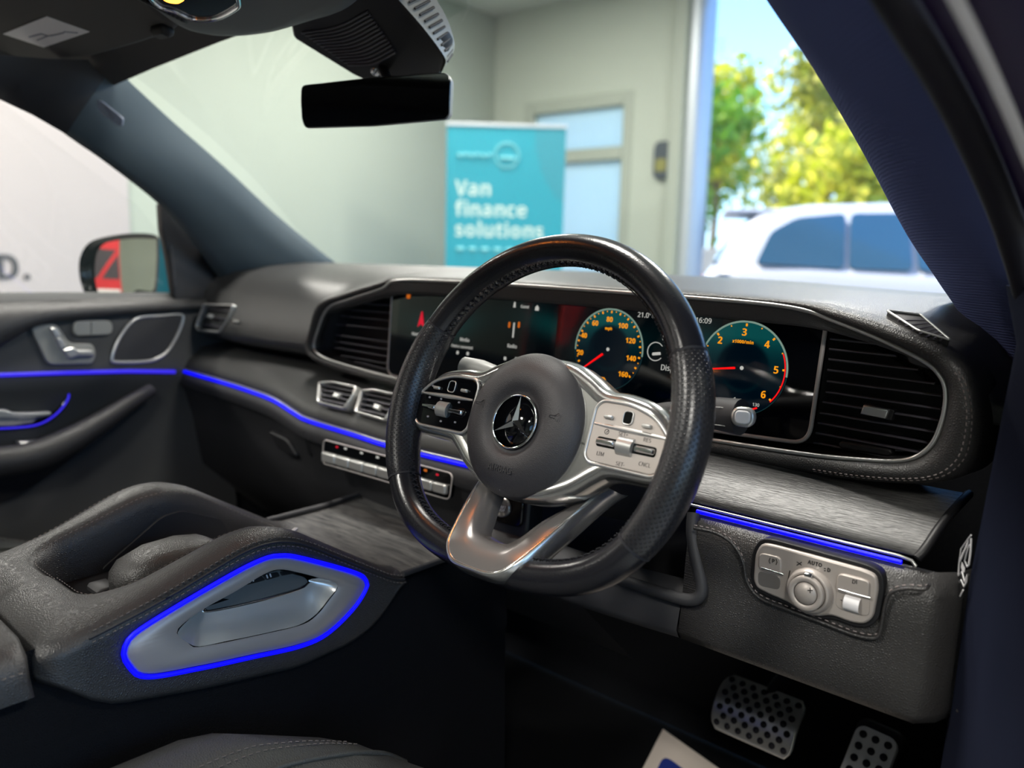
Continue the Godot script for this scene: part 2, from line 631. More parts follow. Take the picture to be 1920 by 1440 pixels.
	tube(st, [V(-0.05, 1.915, 0.004), V(0.06, 1.915, 0.004)], 0.012, 6)
	part("logo_ring", st, M.banner_faint, b)
	st = tool()
	box(st, V(0, 0.04, 0), V(0.88, 0.08, 0.2), 0.02)
	part("stand", st, M.aluminium, b)
	st = tool()
	box(st, V(0, 2.14, 0), V(0.86, 0.025, 0.02), 0.004)
	part("top_rail", st, M.aluminium, b)
	# red and charcoal banner behind the car, which the door mirror shows
	var rb = thing("roller_banner", "red and charcoal roller banner standing by the left wall, seen in the door mirror", "banner", V(-2.62, 0, 3.0))
	rb.rotation.y = PI
	rb.set_meta("own_axes", true)
	st = tool()
	box(st, V(0, 1.1, 0), V(0.85, 2.0, 0.004), 0.001)
	part("banner_sheet", st, M.red_cloth, rb)
	st = tool()
	plate(st, [Q(-0.40, 0.90), Q(0.10, 0.90), Q(-0.40, 1.34)], Transform3D(Basis.IDENTITY, V(0, 0, 0.002)), 0.0, 0.0015, 0.0)
	part("printed_panel", st, M.charcoal, rb)
	st = tool()
	plate(st, [Q(0.24, 0.90), Q(0.40, 0.90), Q(0.40, 1.42), Q(-0.36, 1.42)], Transform3D(Basis.IDENTITY, V(0, 0, 0.002)), 0.0, 0.0015, 0.0)
	part("printed_panel", st, M.charcoal, rb)
	st = tool()
	plate(st, rrect(0.76, 0.08, 0.01), Transform3D(Basis.IDENTITY, V(0, 0.68, 0.002)), 0.0, 0.0015, 0.0)
	part("printed_band", st, M.label_white, rb)
	st = tool()
	box(st, V(0, 0.04, 0), V(0.88, 0.08, 0.2), 0.02)
	part("stand", st, M.aluminium, rb)
	# ceiling lamps
	for x in [-3.2, -0.4, 2.4]:
		for z in [-4.0, -1.0, 2.0]:
			var lt = thing("ceiling_lamp", "square white panel lamp set flush in the showroom ceiling", "lamp", V(x, 3.44, z), "showroom ceiling lamps")
			st = tool()
			plain_box(st, V(x - 0.32, 3.425, z - 0.32), V(x + 0.32, 3.45, z + 0.32))
			part("lamp_frame", st, M.aluminium, lt)
			st = tool()
			plain_box(st, V(x - 0.29, 3.42, z - 0.29), V(x + 0.29, 3.426, z + 0.29))
			part("lamp_diffuser", st, M.lamp_panel, lt)
			var al = AreaLight3D.new()
			al.name = "lamp_light"
			lt.add_child(al)
			al.position = V(0, -0.03, 0)
			al.rotation.x = -PI / 2
			al.area_size = Vector2(0.58, 0.58)
			al.light_energy = 4.2
			al.light_color = Color(1.0, 0.985, 0.95)
			al.area_range = 14.0
			al.shadow_enabled = true

# ------------------------------------------------------------------ outdoors
func build_outdoors():
	var st = tool()
	plain_box(st, V(-40, -0.25, -60), V(30, -0.05, -6.2))
	plain_box(st, V(6.2, -0.25, -6.2), V(40, -0.05, 30))
	var g = structure("ground", st, M.tarmac)
	# boundary fence
	var f = thing("boundary_fence", "low grey boundary wall with pale posts below the trees", "fence", V(-7, 0, -19))
	for k in 14:
		st = tool()
		box(st, V(-22 + k * 2.05, 0.75, -19), V(2.0, 1.5, 0.12), 0.02)
		part("fence_panel", st, M.concrete, f)
		st = tool()
		box(st, V(-23.02 + k * 2.05, 0.95, -18.95), V(0.16, 1.9, 0.16), 0.02)
		part("post", st, M.fence_post, f)
	# trees
	var leaf = mat("leaf", Color.WHITE, 0.7)
	leaf.vertex_color_use_as_albedo = true
	leaf.backlight_enabled = true
	leaf.backlight = Color(0.7, 0.8, 0.3)
	var spots = [[-11.4, -21.5, 6.6, 0, 1.7], [-6.9, -21.5, 5.0, 1, 1.7], [-2.6, -21.5, 4.6, 2, 1.7], [-13.4, -27.0, 8.6, 1, 1.8], [-9.0, -27.0, 8.0, 2, 1.8], [-4.6, -27.0, 7.2, 1, 1.8], [-17.0, -33.0, 10.5, 0, 2.1], [-11.7, -33.0, 9.6, 1, 2.1], [-6.6, -33.0, 9.2, 2, 2.1], [-1.5, -33.0, 8.0, 1, 2.1], [-16.4, -39.5, 8.6, 2, 2.5], [-10.0, -39.5, 8.6, 2, 2.5]]
	var words = ["deep green leafy tree beside the pale opening, beyond the fence", "yellow-green tree in spring leaf growing beyond the fence", "olive-green loose-crowned tree growing beyond the fence"]
	var tones = [[Color(0.10, 0.26, 0.03), Color(0.30, 0.46, 0.04)], [Color(0.46, 0.46, 0.02), Color(0.72, 0.64, 0.08)], [Color(0.30, 0.32, 0.04), Color(0.62, 0.54, 0.12)]]
	for s in spots:
		var t = thing("tree", words[s[3]], "tree", V(s[0], 0, s[1]), ["deep green trees beyond the fence", "yellow-green trees beyond the fence", "olive trees beyond the fence"][s[3]])
		st = tool()
		var hgt: float = s[2]
		tube(st, [V(s[0], -0.05, s[1]), V(s[0] + 0.1, hgt * 0.35, s[1]), V(s[0] - 0.1, hgt * 0.75, s[1])], [0.16, 0.12, 0.05], 7)
		for k in 5:
			var a = TAU * k / 5 + s[0]
			tube(st, [V(s[0] + 0.05, hgt * 0.4, s[1]), V(s[0] + cos(a) * s[4] * 0.6, hgt * 0.7, s[1] + sin(a) * s[4] * 0.6)], [0.06, 0.02], 5)
		part("trunk", st, M.bark, t)
		st = tool()
		var clumps = []
		for k in 9:
			clumps.append(V(s[0] + rng.randf_range(-1, 1) * s[4] * 0.6, hgt * rng.randf_range(0.38, 0.9), s[1] + rng.randf_range(-1, 1) * s[4] * 0.7))
		for k in 1500:
			var c: Vector3 = clumps[k % 9] + V(rng.randfn(), rng.randfn(), rng.randfn()) * s[4] * 0.26
			var u = V(rng.randfn(), rng.randfn(), rng.randfn()).normalized() * rng.randf_range(0.12, 0.24)
			var w = V(rng.randfn(), rng.randfn(), rng.randfn()).normalized() * rng.randf_range(0.10, 0.19)
			st.set_color(tones[s[3]][0].lerp(tones[s[3]][1], rng.randf()))
			tri(st, c - u, c + w, c + u)
			tri(st, c - u, c + u, c - w)
		var crown = part("crown", st, leaf, t)
		crown.set_meta("kind", "stuff")
	build_suv()

func build_suv():
	var car = thing("parked_car", "white sport utility car parked outside with blue-tinted side windows", "car", V(-3.50, 0.05, -8.10))
	car.rotation.y = 0.5
	car.scale = Vector3.ONE * 1.06
	car.set_meta("own_axes", true)
	# local axes: +x forward from the tail, +z the side seen
	var st = tool()
	var prof = [[0.0, 0.62, 0.92, 0.80], [0.08, 0.45, 1.05, 0.86], [0.3, 0.38, 1.10, 0.92], [0.9, 0.34, 1.10, 0.95], [2.4, 0.34, 1.06, 0.95], [3.2, 0.36, 1.02, 0.94], [4.1, 0.38, 0.94, 0.90], [4.5, 0.45, 0.84, 0.82], [4.65, 0.55, 0.72, 0.66]]
	var rows = []
	for p in prof:
		rows.append([V(p[0], p[1], -p[3]), V(p[0], p[2] - 0.08, -p[3]), V(p[0], p[2], -p[3] + 0.1), V(p[0], p[2] + 0.02, 0), V(p[0], p[2], p[3] - 0.1), V(p[0], p[2] - 0.08, p[3]), V(p[0], (p[1] + p[2]) / 2, p[3] + 0.02), V(p[0], p[1], p[3])])
	grid(st, rows, true)
	cap(st, rows[0])
	cap(st, rows[-1])
	part("body", st, M.suv_white, car)
	st = tool()
	var up = [[0.10, 1.05, 0.80, 0.0], [0.26, 1.40, 0.72, 0.0], [0.48, 1.57, 0.68, 0.0], [0.9, 1.64, 0.66, 0.0], [1.7, 1.67, 0.66, 0.0], [2.3, 1.62, 0.64, 0.0], [2.7, 1.48, 0.66, 0.0], [3.25, 1.04, 0.80, 0.0]]
	rows = []
	for p in up:
		rows.append([V(p[0], 1.0, -0.90), V(p[0], p[1] - 0.05, -p[2]), V(p[0], p[1], -p[2] + 0.12), V(p[0], p[1] + 0.01, 0), V(p[0], p[1], p[2] - 0.12), V(p[0], p[1] - 0.05, p[2]), V(p[0], 1.0, 0.90)])
	grid(st, rows)
	part("cabin", st, M.suv_white, car)
	st = tool()
	box(st, V(0.40, 1.575, 0), V(0.5, 0.05, 1.24), 0.02)
	part("roof_spoiler", st, M.suv_white, car)
	# side windows lean with the cabin side
	var lean = frame(V(1.36, 1.30, 0.795), V(1, 0, 0), V(0, 0.38, 1))
	var win = [[Q(-0.92, -0.23), Q(-0.80, 0.08), Q(-0.58, 0.22), Q(-0.16, 0.27), Q(-0.16, -0.26)], [Q(-0.12, -0.26), Q(-0.12, 0.27), Q(0.36, 0.28), Q(0.40, -0.26)], [Q(0.45, -0.26), Q(0.41, 0.28), Q(0.62, 0.26), Q(0.92, 0.10), Q(1.22, -0.23)]]
	for w in win:
		st = tool()
		plate(st, rounded(w, 0.06), lean, -0.03, 0.03, 0.004)
		part("side_window", st, M.suv_glass, car)
	st = tool()
	plate(st, rounded([Q(-0.62, 0.0), Q(0.62, 0.0), Q(0.54, 0.40), Q(-0.54, 0.40)], 0.06), frame(V(0.09, 1.07, 0), V(0, 0, 1), V(-1, 0.62, 0)), -0.01, 0.02, 0.004)
	part("rear_window", st, M.suv_glass, car)
	st = tool()
	box(st, V(0.03, 0.90, 0), V(0.10, 0.09, 1.5), 0.02)
	part("tail_lamp", st, M.suv_red, car)
	for x in [0.85, 3.75]:
		for z in [-0.82, 0.82]:
			st = tool()
			lathe(st, [Q(0.0, -0.1), Q(0.30, -0.11), Q(0.36, -0.08), Q(0.36, 0.08), Q(0.30, 0.11)], Transform3D(Basis.IDENTITY, V(x, 0.36, z)), 24)
			var w = part("tyre", st, M.tyre, car)
			st = tool()
			lathe(st, [Q(0.0, 0.12), Q(0.08, 0.12), Q(0.24, 0.10), Q(0.26, 0.13)], Transform3D(Basis.IDENTITY, V(x, 0.36, z)), 24)
			part("wheel_rim", st, M.aluminium, w)
	st = tool()
	box(st, V(2.75, 1.1, 1.0), V(0.18, 0.14, 0.2), 0.05)
	part("door_mirror", st, M.suv_white, car)

# ------------------------------------------------------------------ the car's own shell
func edge3(list) -> Array:
	var out = []
	for p in list:
		out.append(hz(p[0], p[1], p[2]))
	return out
func build_car_shell():
	var body = thing("car_body", "dark carpeted floor and black inner shell of the car around the seats", "car body", V(0, 0.46, 0))
	var st = tool()
	plain_box(st, V(-0.78, 0.44, -1.30), V(0.80, 0.48, 1.60))
	part("floor_carpet", st, M.carpet, body)
	st = tool()
	var rows = []
	for p in [[0.481, -1.13], [0.52, -1.18], [0.66, -1.24], [0.9, -1.29], [1.19, -1.33]]:
		rows.append([V(-0.78, p[0], p[1]), V(0, p[0], p[1]), V(0.72, p[0], p[1])])
	grid(st, rows)
	part("footwell_carpet", st, M.carpet, body)
	st = tool()
	plain_box(st, V(-0.80, 0.44, 1.58), V(0.80, 1.62, 1.62))
	part("rear_bulkhead", st, M.soft_plastic, body)
	st = tool()
	plain_box(st, V(0.77, 0.44, 0.42), V(0.81, 1.60, 1.62))
	part("side_panel", st, M.soft_plastic, body)
	for r in [[0.44, 1.15, 0.34, 1.62], [1.15, 1.60, 0.34, 0.44], [1.15, 1.60, 1.25, 1.62], [1.48, 1.60, 0.44, 1.25]]:
		st = tool()
		plain_box(st, V(-0.81, r[0], r[2]), V(-0.77, r[1], r[3]))
		part("side_panel", st, M.soft_plastic, body)
	st = tool()
	plain_box(st, V(-0.80, 1.15, 0.44), V(-0.795, 1.48, 1.25))
	part("rear_side_window", st, M.window_glass, body)
	for x in [-0.79, 0.70]:
		st = tool()
		plain_box(st, V(x, 0.44, -1.34), V(x + 0.02, 1.19, -0.86))
		part("footwell_side", st, M.carpet, body)
	st = tool()
	plain_box(st, V(0.72, 0.44, -0.25), V(0.80, 0.52, 0.42))
	part("door_sill", st, M.black_plastic, body)
	# roof lining: from the windscreen header back to the tail, round an added glass roof panel
	var zt = [[-0.66, 1.552, 0.06], [-0.60, 1.575, 0.05], [-0.40, 1.60, 0.04], [-0.10, 1.61, 0.035], [0.95, 1.61, 0.03], [1.6, 1.58, 0.03]]
	st = tool()
	for k in 5:
		var pieces = [[-1.0, 1.0]] if k != 3 else [[-1.0, -0.72], [0.72, 1.0]]
		for pc in pieces:
			for lift_y in [0.0, 0.03]:
				rows = []
				for p in [zt[k], zt[k + 1]]:
					var row = []
					for i in 9:
						var t = lerpf(pc[0], pc[1], i / 8.0)
						row.append(V(t * 0.62, p[1] - p[2] * t * t + lift_y, p[0] + 0.06 * t * t * (1.0 if p[0] < -0.5 else 0.0)))
					rows.append(row)
				grid(st, rows)
	part("roof_lining", st, M.roof_cloth, body)
	st = tool()
	grid(st, [[V(-0.46, 1.622, -0.12), V(0.0, 1.64, -0.12), V(0.46, 1.622, -0.12)], [V(-0.46, 1.622, 0.97), V(0.0, 1.64, 0.97), V(0.46, 1.622, 0.97)]])
	part("added_glass_roof", st, M.window_glass, body)  # unseen, assumed roof glass added to light the cabin and its metals
	for s in [-1.0, 1.0]:
		st = tool()
		rows = [[V(s * 0.60, 1.56, -0.60), V(s * 0.64, 1.50, -0.42), V(s * 0.69, 1.475, -0.10), V(s * 0.70, 1.48, 0.4), V(s * 0.72, 1.46, 1.6)], [V(s * 0.54, 1.56, -0.62), V(s * 0.58, 1.565, -0.42), V(s * 0.60, 1.575, -0.10), V(s * 0.60, 1.59, 0.4), V(s * 0.60, 1.57, 1.6)], [V(s * 0.60, 1.60, -0.60), V(s * 0.66, 1.60, -0.42), V(s * 0.74, 1.60, -0.10), V(s * 0.78, 1.62, 0.4), V(s * 0.80, 1.62, 1.6)]]
		grid(st, rows, false, true)
		part("roof_rail", st, M.soft_plastic, body)

	# windscreen
	st = tool()
	rows = []
	for k in 7:
		var t = k / 6.0
		var row = []
		for i in 13:
			var a = -1.0 + i / 6.0
			var top = V(a * 0.54, 1.575 - 0.03 * a * a, -0.67 + 0.09 * a * a)
			var bot = V(a * 0.66, 1.185, -1.36 + 0.26 * a * a)
			row.append(top.lerp(bot, t) + V(0, 0.02, -0.03) * sin(PI * t))
		rows.append(row)
	grid(st, rows)
	var ws = part("windscreen", st, M.window_glass)
	tag(ws, "clear laminated windscreen between the two dark pillars", "windscreen")

	# windscreen pillars
	var r_in = edge3([[1830, 650, -0.99], [1806, 585, -0.98], [1762, 530, -0.95], [1700, 440, -0.90], [1620, 290, -0.81], [1520, 120, -0.71], [1440, 0, -0.64], [1385, -95, -0.59], [1320, -220, -0.545]])
	var r_out = edge3([[1945, 760, -0.84], [1925, 640, -0.83], [1898, 520, -0.78], [1862, 400, -0.72], [1805, 275, -0.64], [1735, 150, -0.57], [1650, 10, -0.50], [1570, -120, -0.45], [1470, -300, -0.40]])
	pillar("driver_pillar_trim", "dark woven cloth windscreen pillar trim on the driver side with blue daylight in its colour", r_in, r_out, 1.0, M.pillar_cloth)
	var l_in = edge3([[625, 516, -1.10], [600, 500, -1.05], [500, 420, -0.93], [400, 330, -0.81], [300, 245, -0.70], [205, 160, -0.60], [176, 130, -0.575]])
	var l_out = edge3([[470, 570, -0.94], [430, 545, -0.90], [360, 455, -0.80], [300, 385, -0.72], [200, 306, -0.61], [145, 268, -0.56], [106, 240, -0.525]])
	var lp = pillar("passenger_pillar_trim", "dark teal-grey plastic windscreen pillar trim on the passenger side with small grey airbag tag", l_in, l_out, -1.0, M.pillar_plastic)
	var l_in2 = edge3([[196, 148, -0.590], [165, 112, -0.56], [90, 110, -0.50], [-90, 96, -0.36]])
	var l_out2 = edge3([[124, 252, -0.538], [60, 215, -0.49], [0, 187, -0.45], [-180, 110, -0.30]])
	st = tool()
	var mid = []
	for i in 4:
		mid.append(l_in2[i].lerp(l_out2[i], 0.5) + V(0.018, -0.008, 0.012))
	grid(st, [l_out2, mid, l_in2])
	part("upper_trim", st, M.soft_plastic, lp)
	st = tool()
	var tx = frame(hz(208, 211, -0.590), l_in[5] - l_in[4], V(0.7, -0.25, 0.66))
	plate(st, rounded(on_frame([[184, 187], [194, 190], [233, 222], [231, 236], [221, 234], [186, 206]], tx), 0.003), tx, 0.0, 0.006, 0.001)
	part("airbag_tag", st, M.label_grey, lp)
	lettering("AIRBAG", 0.004, M.symbol_grey, lp, tx * Transform3D(Basis.IDENTITY, V(0, 0, 0.0062)), "lettering")

	# door seal and body flange at the driver's door opening
	st = tool()
	var seal = smooth(edge3([[1490, -300, -0.375], [1600, -150, -0.41], [1692, 0, -0.45], [1785, 160, -0.52], [1852, 300, -0.59], [1905, 440, -0.66], [1945, 600, -0.74], [1962, 760, -0.78]]), 5)
	tube(st, seal, 0.0125, 12, false)
	var sl = part("door_seal", st, M.rubber)
	tag(sl, "thick black rubber door seal running down beside the woven pillar trim", "door seal")
	st = tool()
	var fa = smooth(edge3([[1500, -300, -0.365], [1640, -130, -0.40], [1725, 0, -0.44], [1815, 160, -0.51], [1880, 300, -0.58], [1935, 440, -0.65]]), 4)
	var fb = smooth(edge3([[1620, -330, -0.345], [1730, -130, -0.375], [1800, 0, -0.405], [1872, 150, -0.46], [1935, 300, -0.52], [1990, 440, -0.58]]), 4)
	var fc = smooth(edge3([[1900, -330, -0.30], [1960, -130, -0.33], [2000, 0, -0.36], [2060, 150, -0.40], [2120, 300, -0.45], [2180, 440, -0.5]]), 4)
	grid(st, [fa, fb, fc])
	var fl = part("body_flange", st, M.flare_purple)
	tag(fl, "dark body edge with purple flare in its colour and bright strip beside the door seal", "body panel")
	st = tool()
	tube(st, fb, 0.0045, 6)
	part("bright_strip", st, M.label_white, fl)

	# inner side below the driver's pillar
	st = tool()
	rows = []
	for p in [[1.235, 0.0], [1.19, 0.012], [1.0, 0.0], [0.80, -0.006], [0.76, -0.004], [0.48, 0.0]]:
		rows.append([V(0.668 + p[1], p[0], -1.0), V(0.692 + p[1], p[0], -0.80), V(0.697 + p[1], p[0], -0.735), V(0.703 + p[1], p[0], -0.715), V(0.716 + p[1], p[0], -0.692), V(0.74 + p[1], p[0], -0.65), V(0.80 + p[1], p[0], -0.56)])
	grid(st, rows)
	var kp = part("side_trim", st, M.side_plastic)
	tag(kp, "side trim below the driver pillar with shade and blue daylight in its colour and a white line marking", "trim panel")
	var xf = frame(V(0.709, 0.99, -0.7045), V(0.04, 0, 0.07), V(-0.868, 0, 0.496))
	st = tool()
	for seg in [[[1831, 1004], [1812, 1030], [1808, 1060], [1806, 1100], [1802, 1132]], [[1831, 1010], [1830, 1035], [1827, 1060], [1824, 1064], [1819, 1052], [1822, 1040], [1828, 1022]], [[1807, 1081], [1814, 1072], [1819, 1092], [1825, 1078], [1822, 1092], [1818, 1101], [1812, 1088], [1806, 1097]], [[1816, 1107], [1810, 1119]]]:
		tube(st, lift(on_frame(seg, xf), xf, 0.004), 0.0007, 4)
	var lens = lift(on_frame([[1816, 1054], [1814, 1064], [1817, 1074], [1821, 1074], [1822, 1066], [1819, 1060]], xf), xf, 0.005)
	cap(st, lens)
	for k in 8:
		var q = on_frame([[1811 + k * 2.0, 1050 - k * 4.4]], xf)
		tube(st, [xf * V(q[0].x, q[0].y - 0.002, 0.004), xf * V(q[0].x, q[0].y + 0.002, 0.004)], 0.0006, 4)
	part("printed_marking", st, M.label_white, kp)
	st = tool()
	tube(st, [hz(1794, 1332, -0.708), hz(1830, 1352, -0.698), hz(1905, 1376, -0.668)], 0.0012, 5)
	part("panel_joint", st, M.recess, kp)

func pillar(called, label, a, b, side, m):
	var th = thing(called, label, "pillar trim", a[0])
	var st = tool()
	a = smooth(a, 4)
	b = smooth(b, 4)
	var rows = []
	var n: int = a.size()
	var out = V(0.03 * side, 0.02, -0.03)
	rows.append(b.map(func(p): return p + V(0.035 * side, 0.01, -0.02)))
	for k in 7:
		var t = k / 6.0
		var row = []
		for i in n:
			row.append(b[i].lerp(a[i], t) + V(-0.014 * side, -0.006, 0.012) * sin(PI * t))
		rows.append(row)
	rows.append(a.map(func(p): return p + V(0.012 * side, 0.02, -0.03)))
	grid(st, rows)
	part("pillar_cover", st, m, th)
	return th

# ------------------------------------------------------------------ dashboard
var loop_in := []
var loop_out := []
var panel_xf: Transform3D
func fascia_z(x) -> float:
	return -0.795 + maxf(0.0, x - 0.5) * 0.10
func on_fascia(u, v, dz = 0.0) -> Vector3:
	var p = hz(u, v, -0.795 + dz)
	for k in 3:
		p = hz(u, v, fascia_z(p.x) + dz)
	return p
func pp(u, v) -> Vector3:
	return hp(u, v, panel_xf.origin + panel_xf.basis.z * 0.0022, panel_xf.basis.z)
func at_panel(u, v) -> Transform3D:
	return Transform3D(panel_xf.basis, pp(u, v))

func build_dashboard():
	var d = thing("dashboard", "black leather dashboard with wide twin screens, slatted vents, wood trim and blue light line", "dashboard", V(0, 0.87, -0.75))
	var nodes = [[593, 650, 577, 655], [599, 622, 584, 617], [619, 578, 602, 566], [660, 561, 650, 546], [720, 541, 715, 526], [748, 526, 745, 520], [860, 528, 860, 522], [1100, 543, 1100, 536], [1290, 557, 1290, 549], [1433, 569, 1435, 560], [1510, 581, 1523, 569], [1556, 597, 1590, 584], [1640, 630, 1680, 612], [1728, 672, 1775, 650], [1764, 702, 1822, 690], [1776, 738, 1850, 748], [1768, 790, 1858, 812], [1744, 838, 1842, 872], [1695, 862, 1780, 905], [1600, 859, 1640, 905], [1500, 848, 1500, 886], [1340, 824, 1335, 852], [1100, 786, 1100, 808], [900, 747, 900, 768], [740, 707, 740, 724], [643, 681, 640, 697], [605, 666, 592, 677]]
	var a = []
	var b = []
	for n in nodes:
		a.append(on_fascia(n[0], n[1]))
		b.append(on_fascia(n[2], n[3]))
	loop_in = smooth(a, 5, true)
	loop_out = smooth(b, 5, true)
	var n_loop = loop_in.size()
	# padded surround
	var st = tool()
	var r = [[], [], [], [], [], []]
	for i in n_loop:
		var p: Vector3 = loop_in[i]
		var q: Vector3 = loop_out[i]
		var w: float = clampf((q - p).length() * 0.55, 0.002, 0.02)
		r[0].append(p + V(0, 0, -0.012))
		r[1].append(p + V(0, 0, 0.001))
		r[2].append(p.lerp(q, 0.18) + V(0, 0, w * 0.7))
		r[3].append(p.lerp(q, 0.55) + V(0, 0, w))
		r[4].append(p.lerp(q, 0.9) + V(0, 0, w * 0.35))
		r[5].append(q + (q - p) * 0.05 + V(0, 0, -0.045))
	grid(st, r, true)
	part("padded_surround", st, M.leather, d)
	# stitching round the right end of the surround
	st = tool()
	for off in [0.60, 0.70]:
		var path = []
		for i in range(14 * 5, 20 * 5):
			var p: Vector3 = loop_in[i]
			var q: Vector3 = loop_out[i]
			var w: float = clampf((q - p).length() * 0.55, 0.004, 0.02)
			path.append(p.lerp(q, off) + V(0, 0, w * (1.0 if off < 0.65 else 0.86) + 0.0004))
		stitches(st, path, 0.0032, 0.0022, 0.0005)
	part("stitching", st, M.thread, d).set_meta("kind", "stuff")
	# bright line round the screens and vents
	st = tool()
	tube(st, loop_in.map(func(p): return p + V(0, 0, 0.0045)), 0.0022, 8, true)
	part("bright_surround", st, M.silver, d)
	# recess behind the screens
	st = tool()
	var back = loop_in.map(func(p): return V(p.x, p.y, p.z - 0.05))
	grid(st, [loop_in.map(func(p): return p + V(0, 0, -0.005)), back], true)
	var flat = []
	for p in back:
		flat.append(Q(p.x, p.y))
	var fxf = Transform3D(Basis.IDENTITY, V(0, 0, 0))
	face(st, ccw(flat), fxf, -0.845)
	part("vent_recess", st, M.recess, d)

	# wide display panel
	panel_xf = frame(V(0.2, 1.136, -0.8094), V(1, 0, 0), V(0, 0.105, 1.0))
	panel_xf.origin = V(0.203, 1.1365, -0.8090)
	var outline = rounded(on_frame([[737, 527], [1100, 547], [1290, 561], [1440, 573], [1552, 588], [1516, 832], [1363, 811], [727, 704]], panel_xf), 0.018, 6)
	st = tool()
	plate(st, outline, panel_xf, -0.012, 0.0012, 0.001)
	var pan = part("display_panel", st, M.screen_glass, d)
	st = tool()
	tube(st, lift(outline, panel_xf, 0.0), 0.0024, 8, true)
	part("display_frame", st, M.satin, pan)
	build_screens(pan)

	# vents at both ends of the panel
	build_wide_vent(d, [[1551, 635, 1640, 644], [1549, 654, 1680, 667], [1548, 673, 1722, 693], [1546, 693, 1752, 719], [1545, 714, 1765, 742], [1543, 734, 1764, 767], [1537, 753, 1760, 788], [1532, 773, 1757, 811], [1528, 792, 1749, 832], [1524, 811, 1738, 851], [1520, 829, 1692, 862]], [1643, 771, 0.026, 0.010], true)
	build_wide_vent(d, [[690, 556, 726, 556], [672, 568, 727, 572], [650, 580, 727, 586], [640, 592, 727, 601], [632, 608, 727, 617], [630, 628, 727, 641], [628, 640, 726, 655], [626, 652, 726, 668], [640, 667, 728, 682], [665, 678, 732, 694]], [], false)

	# top pad
	var y_out = []
	for i in range(2 * 5, 15 * 5 + 1):
		y_out.append([loop_out[i].x, loop_out[i].y])
	st = tool()
	var rows = []
	var nx = 90
	for k in 14:
		rows.append([])
	var cheek = [[1.196, -0.886], [1.180, -0.864], [1.155, -0.842], [1.115, -0.822], [1.088, -0.812], [1.076, -0.812], [1.068, -0.822], [1.060, -0.850], [1.044, -0.910]]
	for i in nx + 1:
		var x = lerpf(-0.755, 0.705, float(i) / nx)
		var e = lerp_table(y_out, x)
		var t = smoothstep(-0.315, -0.268, x)
		for k in 4:
			rows[k].append(pad_point(x, [-0.05, 0.0, 0.4, 0.72][k], e, t))
		var back_off = smoothstep(-0.55, -0.76, x)
		for k in 9:
			var c = V(x, cheek[k][0] + 0.004 * back_off, cheek[k][1] - 0.018 * back_off * (1.0 if cheek[k][0] < 1.15 else 0.4))
			var h = pad_point(x, 0.92, e, 1.0) if k == 0 else V(x, e + 0.001 - 0.0035 * (k - 1), -0.823 + 0.016 * minf(k - 1, 2))
			rows[4 + k].append(c.lerp(h, t))
		rows[13].append(rows[12][-1] + V(0, -0.002, -0.02))
	grid(st, rows)
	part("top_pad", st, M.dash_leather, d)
	# small speaker grille on the right shoulder
	var g0 = on_pad(1664, 590, y_out)
	var g1 = on_pad(1724, 600, y_out)
	var g2 = on_pad(1780, 645, y_out)
	var gn = (g1 - g0).cross(g2 - g0).normalized()
	if gn.y < 0:
		gn = -gn
	var gx = frame(g0 + gn * 0.006, g2 - g0, gn)
	st = tool()
	var gp = rounded(on_frame([[1662, 584], [1726, 592], [1782, 640], [1722, 622]], gx), 0.003)
	plate(st, gp, gx, -0.03, 0.0, 0.0)
	var gr = part("corner_grille", st, M.recess, d)
	st = tool()
	tube(st, lift(gp, gx, 0.001), 0.0012, 6, true)
	part("grille_frame", st, M.silver, gr)
	for k in 7:
		var t = 0.18 + k * 0.11
		st = tool()
		var pa = hp(lerpf(1662, 1782, t), lerpf(584, 640, t) + 14.0 * sin(PI * t), gx.origin, gx.basis.z)
		var pb = hp(lerpf(1726, 1782, t), lerpf(592, 640, t), gx.origin, gx.basis.z)
		tube(st, [pa, pb], 0.0011, 5)
		part("grille_slat", st, M.slat, gr)

	st = tool()
	tube(st, edge3([[436, 625, -0.813], [500, 637, -0.812], [568, 643, -0.811]]), 0.0009, 5)
	part("panel_joint", st, M.recess, d)
	# side vent of the passenger face
	var vx = frame(hz(404, 597, -0.822), V(1, 0, 0.02), V(0.02, 0.22, 1))
	small_vent(d, vx, [[384, 569], [440, 571], [431, 598], [413, 625], [372, 621], [368, 611]], [[395, 593, 0.012]], 3, 0.004)
	st = tool()
	box(st, hz(442, 603, -0.815), V(0.016, 0.006, 0.004), 0.002)
	part("passenger_lamp", st, M.plastic_grey, d)

	# middle pad with the blue light line below it
	var blue = edge3([[330, 690, -0.795], [341, 694, -0.792], [420, 717, -0.778], [470, 733, -0.768], [514, 750, -0.758], [554, 775, -0.748], [579, 788, -0.743], [666, 815, -0.735], [729, 835, -0.730], [885, 873, -0.722], [985, 893, -0.718]])
	blue = smooth(blue, 4)
	st = tool()
	rows = [[], [], [], [], [], []]
	for p in blue:
		rows[0].append(p + V(0, 0.003, -0.002))
		rows[1].append(p + V(0, 0.010, -0.001))
		rows[2].append(p + V(0, 0.024, -0.012))
		rows[3].append(p + V(0, 0.045, -0.040))
		rows[4].append(V(p.x, lerpf(p.y + 0.055, 1.048, 0.5), minf(p.z - 0.07, -0.825)))
		rows[5].append(V(p.x, 1.052, -0.90))
	grid(st, rows)
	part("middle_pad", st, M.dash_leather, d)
	st = tool()
	tube(st, blue.map(func(p): return p + V(0, 0.0035, 0.001)), 0.0013, 6)
	part("bright_line", st, M.silver, d)
	st = tool()
	tube(st, blue.map(func(p): return p + V(0, -0.0010, 0.0012)), 0.0027, 8)
	part("light_strip", st, M.led_blue, d)
	# lower face under the blue line (glovebox on the left, control shelf in the middle)
	st = tool()
	rows = [[], [], [], [], [], [], []]
